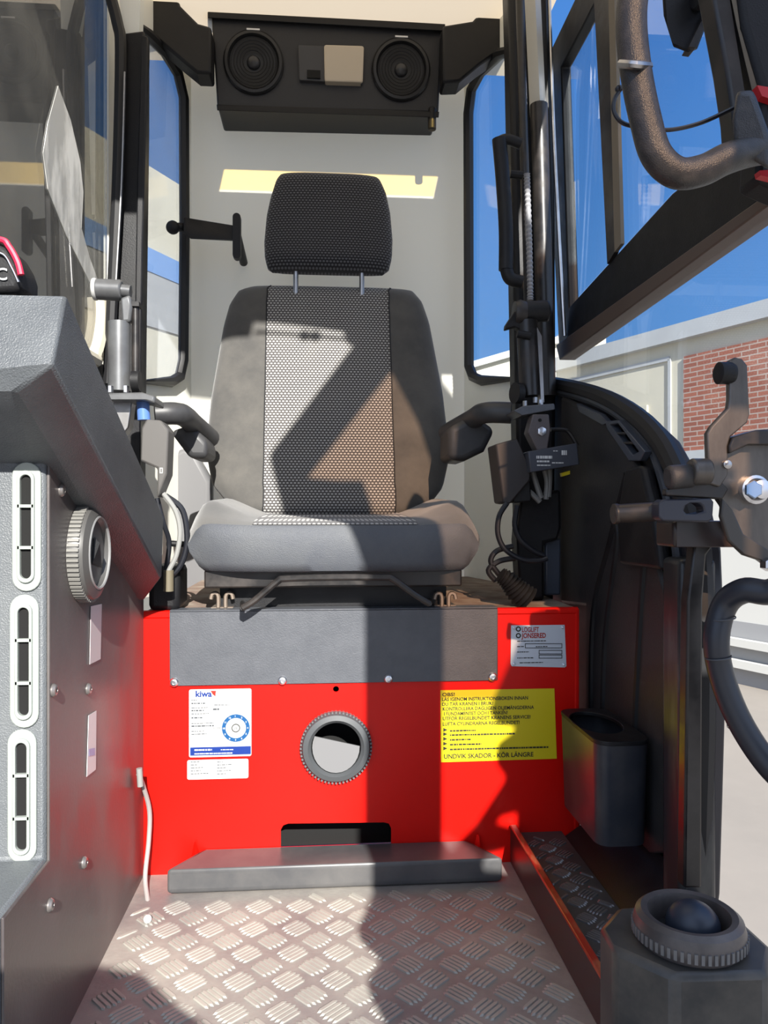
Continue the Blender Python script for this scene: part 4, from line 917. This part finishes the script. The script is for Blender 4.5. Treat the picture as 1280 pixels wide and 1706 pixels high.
# red-rimmed device on top of the beam
dv = thing('dash_device', 'black device with a red rim on top of the slanting beam, at the left edge', 'device', (pA.x-.09, pA.y+.03, pA.z))
yd = pA.y+.005
b = BM(); prism(b, [aty(*q, yd) for q in [(-60, 398), (0, 400), (14, 412), (28, 436), (34, 455), (33, 486), (-60, 490)]], (0, .05, 0)); link('housing', b, black, dv, bevel=.006)
b = BM(); tube(b, [aty(*q, yd-.002) for q in [(-60, 396), (0, 399), (15, 411), (29, 436), (35, 458)]], .003, n=8); link('rim', b, mat('magenta_rim', (.55, .02, .06), .4), dv, label='red rim')
b = BM(); tube(b, [aty(*q, yd-.003) for q in [(-20, 418), (6, 424), (20, 446), (31, 470)]], .0012, n=6); link('bright_line', b, steel, dv)
b = BM(); text(b, 'C', aty(-7, 466, yd-.002), .016, bold=.01); link('lettering', b, white, dv)

# ================================================================ RIGHT CHANNEL AND BIN
ch = thing('side_channel', 'narrow tread-plate channel with a red upstand along the right of the floor', 'channel', (.38, 1.0, 0))
b = BM(); box(b, .312, .322, .50, YB-.002, 0, .062); link('upstand', b, mat('worn_red_black', (.05, .02, .02), .35), ch, bevel=.002)
b = BM(); box(b, .3110, .3225, .50, YB-.002, .060, .064); link('red_edge', b, mat('worn_red_edge', (.28, .02, .012), .3, col2=(.42, .22, .1), nscale=40, namt=.1, stretch=(1, .3, 1)), ch, bevel=.0025, label='worn red edge')
b = BM(); box(b, .323, .40, .50, YB-.002, .044, .050); tread_bars(b, .326, .398, .52, YB-.02, .050, g=.030, L=.028, w=.0035); link('tread_strip', b, [mat('dark_tread', (.06, .06, .065), .45, metal=.4, col2=(.12, .12, .12), nscale=8), mat('dark_tread_bars', (.17, .17, .18), .4, metal=.5)], ch, smooth=30)
b = BM(); prism(b, [V(.40, .50, .044), V(.483, .50, .10), V(.483, .50, 0), V(.40, .50, 0)], (0, .76, 0)); link('kick_strip', b, black, ch, bevel=.003)
bn = thing('storage_bin', 'open black plastic bin with a round mouth on the right side wall', 'bin', (.42, 1.13, .1))
bz = .265; b0x, b1x, b0y, b1y = .383, .464, 1.05, 1.235
b = BM(); ol = []
oc = rrect(b0x, b1x, b0y, b1y, .022, 4)
mouth = [( (b0x+b1x)/2-.006+.036*math.cos(a), (b0y+b1y)/2+.01+.062*math.sin(a)) for a in [2*PI*k/28 for k in range(28)]]
b = BM(); prism(b, [V(x, y, bz) for x, y in oc], (0, 0, -.006), [[V(x, y, bz) for x, y in mouth]]); link('rim', b, black, bn, bevel=.002)
b = BM()
n_ = len(oc)
for z0_, z1_, s0, s1_ in ((bz-.003, .115, 1, .93),):
    cx_, cy_ = (b0x+b1x)/2, (b0y+b1y)/2
    r0 = [b.verts.new((cx_+(x-cx_)*.985, cy_+(y-cy_)*.985, z0_)) for x, y in oc]; r1_ = [b.verts.new((cx_+(x-cx_)*.9, cy_+(y-cy_)*.93, z1_)) for x, y in oc]
    for k in range(n_): b.faces.new((r0[k], r0[(k+1) % n_], r1_[(k+1) % n_], r1_[k]))
    b.faces.new(r1_)
link('body', b, mat('bin_plastic', (.022, .026, .036), .35, col2=(.05, .05, .055), nscale=20), bn, smooth=40)

# near pod with ball nozzle, lower right
pd = thing('floor_pod', 'upright dark metal pod with a ball air nozzle on top, lower right corner', 'air vent', (.345, .70, 0))
pc = atz(1148, 1518, .205)
podm = mat('scratched_pod', (.045, .045, .044), .4, metal=.2, col2=(.16, .14, .115), nscale=8, namt=.4, rvar=.2)
hx = [pc+V(dx, dy, 0) for dx, dy in ((-.078, -.01), (-.040, -.055), (.045, -.058), (.072, -.02), (.070, .04), (.03, .07), (-.045, .065), (-.076, .03))]
b = BM(); prism(b, [V(p.x, p.y, .178) for p in hx], (0, 0, -.178)); link('body', b, podm, pd, bevel=.006)
b = BM(); lathe(b, [(.046, -.030), (.0515, -.022), (.0515, -.013), (.049, -.004), (.044, .000), (.038, -.001), (.036, -.008), (.036, -.025)], pc, (0, 0, 1), 48, cap=False); link('nozzle_ring', b, mat('nozzle_worn', (.05, .045, .045), .38, col2=(.14, .12, .11), nscale=15), pd)
b = BM()
for k in range(56):
    a = 2*PI*k/56; obox(b, pc+V(math.cos(a)*.0512, math.sin(a)*.0512, -.0175), .003, .0030, .009, Matrix.Rotation(a, 3, 'Z'))
link('knurled_ring', b, mat('nozzle_knurl_worn', (.14, .14, .14), .4), pd)
b = BM(); lathe(b, [(.036, 0), (.036, .001)], pc+V(0, 0, -.026), (0, 0, 1), 32); link('nozzle_well', b, dark, pd)
b = BM(); ball(b, pc+V(.006, .004, -.016), .0255, .9, 28); link('nozzle_ball', b, mat('blue_black_plastic', (.02, .028, .045), .4), pd)
b = BM(); ball(b, atz(1132, 1704, .10)+V(0, 0, 0), .012); link('pale_button', b, mat('pale_cap', (0, 0, 0)), pd)

# ================================================================ DOOR LATCH, RIGHT
YLt = .86
la = thing('door_latch', 'worn steel door latch with tall cranked lever, right edge', 'latch', aty(1200, 935, YLt))
def lpz(name, pts, Y, th, m, bevel=.002, holes=()):
    b = BM(); prism(b, [aty(*p, Y) for p in pts], (0, th, 0), [[aty(*p, Y) for p in h] for h in holes]); return link(name, b, m, la, bevel=bevel)
lpz('lever', [(1216, 600), (1226, 595), (1238, 598), (1246, 608), (1250, 690), (1246, 704), (1218, 728), (1214, 742), (1214, 790), (1200, 812), (1182, 806), (1179, 722), (1186, 710), (1214, 680), (1216, 665)], YLt, .010, brownm)
b = BM(); lathe(b, [(.011, 0), (.013, .004), (.013, .018), (.010, .020)], aty(1222, 622, YLt+.004)+V(0, 0, 0), (-1, 0, 0), 24); link('lever_knob', b, black, la)
lpz('back_plate', [(1214, 752), (1262, 716), (1330, 712), (1330, 945), (1290, 950), (1262, 930), (1222, 880), (1205, 842), (1180, 806), (1198, 792)], YLt+.012, .012, brownm)
lpz('upper_block', [(1216, 742), (1222, 728), (1262, 716), (1330, 714), (1330, 740), (1250, 740), (1216, 756)], YLt-.004, .03, blackm)
b = BM(); lathe(b, [(.017, 0), (.017, -.008), (.0135, -.010), (.011, -.022), (.006, -.024)], aty(1254, 816, YLt+.012), (0, 1, 0), 24); hb = link('pivot_bolt', b, zinc, la)
b = BM(); lathe(b, [(.0105, 0), (.0105, -.004), (.009, -.005)], aty(1254, 816, YLt-.010), (0, 1, 0), 6); link('nut', b, mat('blue_zinc', (.3, .42, .6), .25, metal=.8), hb)
b = BM(); lathe(b, [(.005, 0), (.005, -.003), (.003, -.004)], aty(1211, 774, YLt), (0, 1, 0), 16); link('rivet', b, steel, la)
b = BM(); cyl(b, aty(1026, 856, YLt+.05), aty(1100, 852, YLt+.03), .0115, 20); cyl(b, aty(1022, 856, YLt+.05), aty(1030, 856, YLt+.05), .0125, 20); link('latch_rod', b, blackm, la, bevel=.001)
lpz('yoke', [(1098, 838), (1106, 832), (1186, 830), (1190, 836), (1188, 866), (1180, 870), (1104, 868), (1098, 862)], YLt, .02, mat('yoke_bluegrey', (.03, .032, .045), .35), holes=[[(1140, 850), (1144, 842), (1152, 838), (1164, 838), (1172, 844), (1174, 852), (1158, 856), (1144, 856)]])
b = BM(); cyl(b, aty(1112, 796, YLt), aty(1156, 792, YLt), .014, 20); link('roller', b, blackd, la, bevel=.004)
b = BM(); cyl(b, aty(1150, 786, YLt-.005), aty(1182, 786, YLt-.005), .0155, 20); link('roller_collar', b, brownm, la, bevel=.003)
lpz('catch_arm', [(1110, 815), (1130, 808), (1200, 800), (1215, 815), (1205, 832), (1110, 826)], YLt+.004, .012, blackm)
lpz('hook_plate', [(1205, 830), (1222, 850), (1240, 890), (1285, 918), (1285, 940), (1240, 925), (1214, 900), (1202, 860)], YLt-.006, .008, mat('dark_hook', (.05, .045, .04), .35))
b = BM(); prism(b, [aty(*p, YLt+.03) for p in [(1122, 868), (1330, 868), (1330, 912), (1122, 912)]], (0, .05, 0)); link('cross_tube', b, mat('cross_tube', (.022, .018, .018), .35, col2=(.06, .035, .03), nscale=12), la, bevel=.004)
b = BM(); lathe(b, [(.008, 0), (.008, -.012), (.005, -.014)], aty(1276, 940, YLt), (0, 1, 0), 6); link('hex_bolt', b, zinc, la)
b = BM(); prism(b, [aty(*p, YLt+.045) for p in [(1158, 900), (1196, 900), (1178, 925), (1172, 1000), (1170, 1480), (1140, 1480), (1146, 1000)]], (0, .02, 0)); link('trim_11', b, blackm, kind='structure', bevel=.003)

# hose outside
b = BM(); tube(b, [aty(*q, yy) for q, yy in (((1330, 960), .80), ((1284, 986), .82), ((1240, 984), .84), ((1208, 1008), .86), ((1194, 1066), .86), ((1204, 1130), .86), ((1234, 1204), .85), ((1282, 1276), .83), ((1340, 1330), .80))], .0145, n=18, sm=8)
hz_ = thing('hydraulic_hose', 'thick black hydraulic hose curving in front of the pale ground, right edge', 'hose', aty(1200, 1300, .86)); link('hose', b, mat('hose_rubber', (.020, .024, .034), .38), hz_)
for q in ((1204, 1030), (1197, 1095), (1232, 1202)):
    b = BM(); c0 = aty(*q, .858); lathe(b, [(.0146, -.001), (.0151, 0), (.0146, .001)], c0, V(.15, 0, -1) if q[1] < 1150 else V(.5, 0, -.8), 20, cap=False); link('white_marking', b, grey, hz_)

# ================================================================ UPPER RIGHT GRAB TUBE, DOOR FRAME, LAMP
gt = thing('grab_tube', 'thick textured black bent grab tube, upper right corner', 'handle', aty(1200, 300, .72))
gtm = mat('grab_grain', (.022, .021, .022), .34, col2=(.055, .05, .047), nscale=60, namt=.2, bump=.35, bscale=900, detail=3)
b = BM(); Yg = .72
cp_ = [((1080, -60), .72), ((1058, -20), .72), ((1052, 40), .72), ((1060, 120), .72), ((1076, 200), .72), ((1094, 258), .72), ((1128, 288), .72), ((1170, 284), .72), ((1212, 264), .72), ((1262, 250), .73), ((1340, 240), .74)]
tube(b, [aty(*q, yy) for q, yy in cp_], .0148, n=24, sm=8); link('tube', b, gtm, gt, smooth=60)
b = BM(); tube(b, [aty(1034, 106, .715), aty(1060, 108, .70), aty(1082, 110, .715)], .004, n=8); link('clamp_band', b, steel, gt)
b = BM(); hull(b, [aty(*q, .715) for q in [(1228, 152), (1256, 150), (1285, 230), (1285, 285), (1262, 272), (1222, 240), (1220, 200)]]+[aty(*q, .75) for q in [(1228, 152), (1256, 150), (1285, 230), (1285, 285), (1222, 240)]]); link('bracket', b, gtm, gt, bevel=.006)
fr_ = thing('door_post', 'pair of slanting black door posts, upper right corner', 'post', aty(1250, 160, .80))
b = BM(); prism(b, [aty(*q, .79) for q in [(1176, -70), (1206, -70), (1250, 200), (1226, 250), (1222, 190), (1210, 110)]], (0, .03, 0)); link('inner_post', b, blackm, fr_, bevel=.004)
b = BM(); prism(b, [aty(*q, .78) for q in [(1225, -70), (1330, -70), (1330, 330), (1262, 300), (1272, 150), (1240, 40)]], (0, .04, 0)); link('outer_post', b, black, fr_, bevel=.006)
b = BM(); tube(b, [aty(*q, .79) for q in [(1212, -60), (1232, 40), (1258, 150)]], .003, n=6, sm=2); link('tan_seal', b, mat('tan_felt', (0, 0, 0)), fr_)
b = BM(); prism(b, [aty(*q, .77) for q in [(1262, 142), (1300, 148), (1300, 170), (1270, 160)]], (0, .01, 0)); link('red_tape', b, mat('red_tape', (.5, .02, .03), .4), fr_)
b = BM(); prism(b, [aty(*q, .77) for q in [(1266, 284), (1300, 282), (1300, 300), (1268, 292)]], (0, .01, 0)); link('red_tape', b, mat('red_tape', (.5, .02, .03), .4), fr_)
lx = thing('work_lamp', 'black angular lamp housing hanging at the top right', 'lamp', aty(1145, 88, .95))
b = BM(); pts = [(1100, -60), (1180, -60), (1182, 30), (1162, 82), (1148, 88), (1122, 78), (1106, 26)]; hull(b, [aty(*q, .93) for q in pts]+[aty(*q, 1.0) for q in pts]); link('housing', b, black, lx, bevel=.004)
b = BM(); prism(b, [aty(*q, .925) for q in [(1148, 78), (1176, 20), (1182, 26), (1160, 80)]], (0, .02, 0)); link('side_fin', b, blackm, lx, bevel=.001)
b = BM(); cyl(b, aty(1158, -10, .915), aty(1180, -12, .915), .018, 16); link('pivot', b, black, lx, bevel=.003)
wr = thing('black_wire', 'thin black wire looping behind the bent grab tube', 'wire', aty(1060, 215, .75))
b = BM(); tube(b, [aty(*q, .755) for q in [(1036, 146), (1024, 165), (1024, 188), (1040, 206), (1080, 214), (1120, 216), (1170, 204), (1222, 180)]], .0022, n=8); link('wire', b, cable, wr)
b = BM(); ball(b, aty(1031, 148, .755), .004, u=12); link('wire_end', b, cable, wr)

# ================================================================ ADDED SHADOW CASTERS behind the lens (their shadow falls on seat, box and floor)
YF = -.30
def cast(px, py, Y=None, z=None):
    p = aty(px, py, Y) if Y is not None else atz(px, py, z)
    return p+SUN*((YF-p.y)/SUN.y)
def shade(name, pts, th=.03, m=black):
    b = BM(); prism(b, pts, (0, -th, 0)); return b
def bk_(px, py):       # a point on the face of the backrest
    z = H+(853-py)/F*1.62; return cast(px, py, yl(z))
ff = thing('front_shadow_casters', 'added shadow-casting plates and bars behind the viewer, shaped to their shadows', 'shadow caster', (.32, YF, -.3))  # shapes traced back along the sun from the shadows they must cast
zlow = -.35
p1, p2 = cast(611, 1100, YB), cast(738, 1100, YB)
s = []
b = shade('x', [V(p1.x, YF, zlow), V(p2.x, YF, zlow), V(p2.x, YF, cast(738, 960, YC0).z), bk_(628, 870), bk_(605, 800), bk_(560, 800), bk_(508, 795), bk_(655, 606), bk_(690, 520), bk_(600, 558), bk_(452, 752), bk_(480, 870), V(p1.x, YF, cast(615, 950, YC0).z)])
link('post_caster', b, black, ff)
b = shade('x', [bk_(655, 606), bk_(700, 690), bk_(728, 770), bk_(726, 850), bk_(800, 850), bk_(900, 640), bk_(760, 500), bk_(690, 520)])
link('curved_caster', b, black, ff)
b = shade('x', [bk_(300, 535), bk_(420, 545), bk_(425, 520), bk_(575, 540), bk_(582, 562), bk_(690, 572), bk_(760, 470), bk_(800, 400), bk_(300, 400)])
link('header_caster', b, black, ff)
b = BM(); tube(b, [bk_(425, 548), bk_(515, 556), bk_(582, 562)], .005, n=8, sm=0); ball(b, bk_(508, 556), .014); ball(b, bk_(526, 557), .014); link('wiper_arm', b, black, ff)
# unseen plates added and shaped to shade the right of the box and the floor
def bxp(px, py): return cast(px, py, YB)
gl_ = [bxp(905, 985), bxp(905, 1012), bxp(872, 1032), bxp(850, 1085), bxp(826, 1138), bxp(838, 1158), bxp(866, 1163), bxp(866, 1182), bxp(836, 1205), bxp(838, 1225), bxp(852, 1245), bxp(846, 1270), bxp(800, 1340), bxp(755, 1385), bxp(728, 1402), bxp(728, 1500)]
xr_ = bxp(978, 1100).x
b = BM(); prism(b, [p+V(0, -.06, 0) for p in gl_+[V(xr_+.5, YF, gl_[-1].z), V(xr_+.5, YF, 1.06), V(xr_, YF, 1.10), V(xr_, YF, gl_[0].z)]], (0, -.03, 0),
      [[p+V(0, -.06, 0) for p in h] for h in ([bxp(828, 1336), bxp(846, 1312), bxp(871, 1305), bxp(870, 1348)], [bxp(785, 1403), bxp(808, 1378), bxp(856, 1366), bxp(850, 1426), bxp(792, 1423)])])
link('box_shade_plate', b, black, ff)
b = BM(); prism(b, [V(x_, YF-.12, z_) for x_, z_ in ((.53, 1.43), (.66, 1.43), (.66, 1.06), (.86, 1.06), (.86, 1.98), (.53, 1.98))], (0, -.04, 0)); link('pod_shade_plate', b, black, ff, bevel=.01)  # plate added only to shade the right pods and side panel
b = shade('x', [cast(626, 1478, z=0), cast(596, 1545, z=0), cast(640, 1590, z=0), cast(612, 1630, z=0), cast(650, 1700, z=0), cast(650, 2100, z=0), cast(1500, 2100, z=0), cast(1200, 1478, z=0)])
link('floor_shade_plate', b, black, ff)  # added plate, stands in for a person's shadow on the floor
b = shade('x', [cast(120, 1600, z=0), cast(240, 1622, z=0), cast(285, 1665, z=0), cast(360, 1720, z=0), cast(300, 2200, z=0), cast(-400, 2200, z=0), cast(-300, 1600, z=0)])
link('floor_left_shade_plate', b, black, ff)  # added plate, shaped to the shadow low on the left of the floor

b = BM(); tg_ = [V(p2.x-.01, YF, cast(738, 1143, YB).z), V(p2.x+.8, YF, cast(738, 1143, YB).z), V(p2.x+.8, YF, bk_(760, 500).z), bk_(665, 560), bk_(560, 700), bk_(500, 800), V(p2.x-.01, YF, cast(738, 960, YC0).z)]
prism(b, [p+V(0, -.04, 0) for p in tg_], (0, -.005, 0)); link('tinted_pane', b, glass('brown_tinted_glass', (.68, .56, .47)), ff)
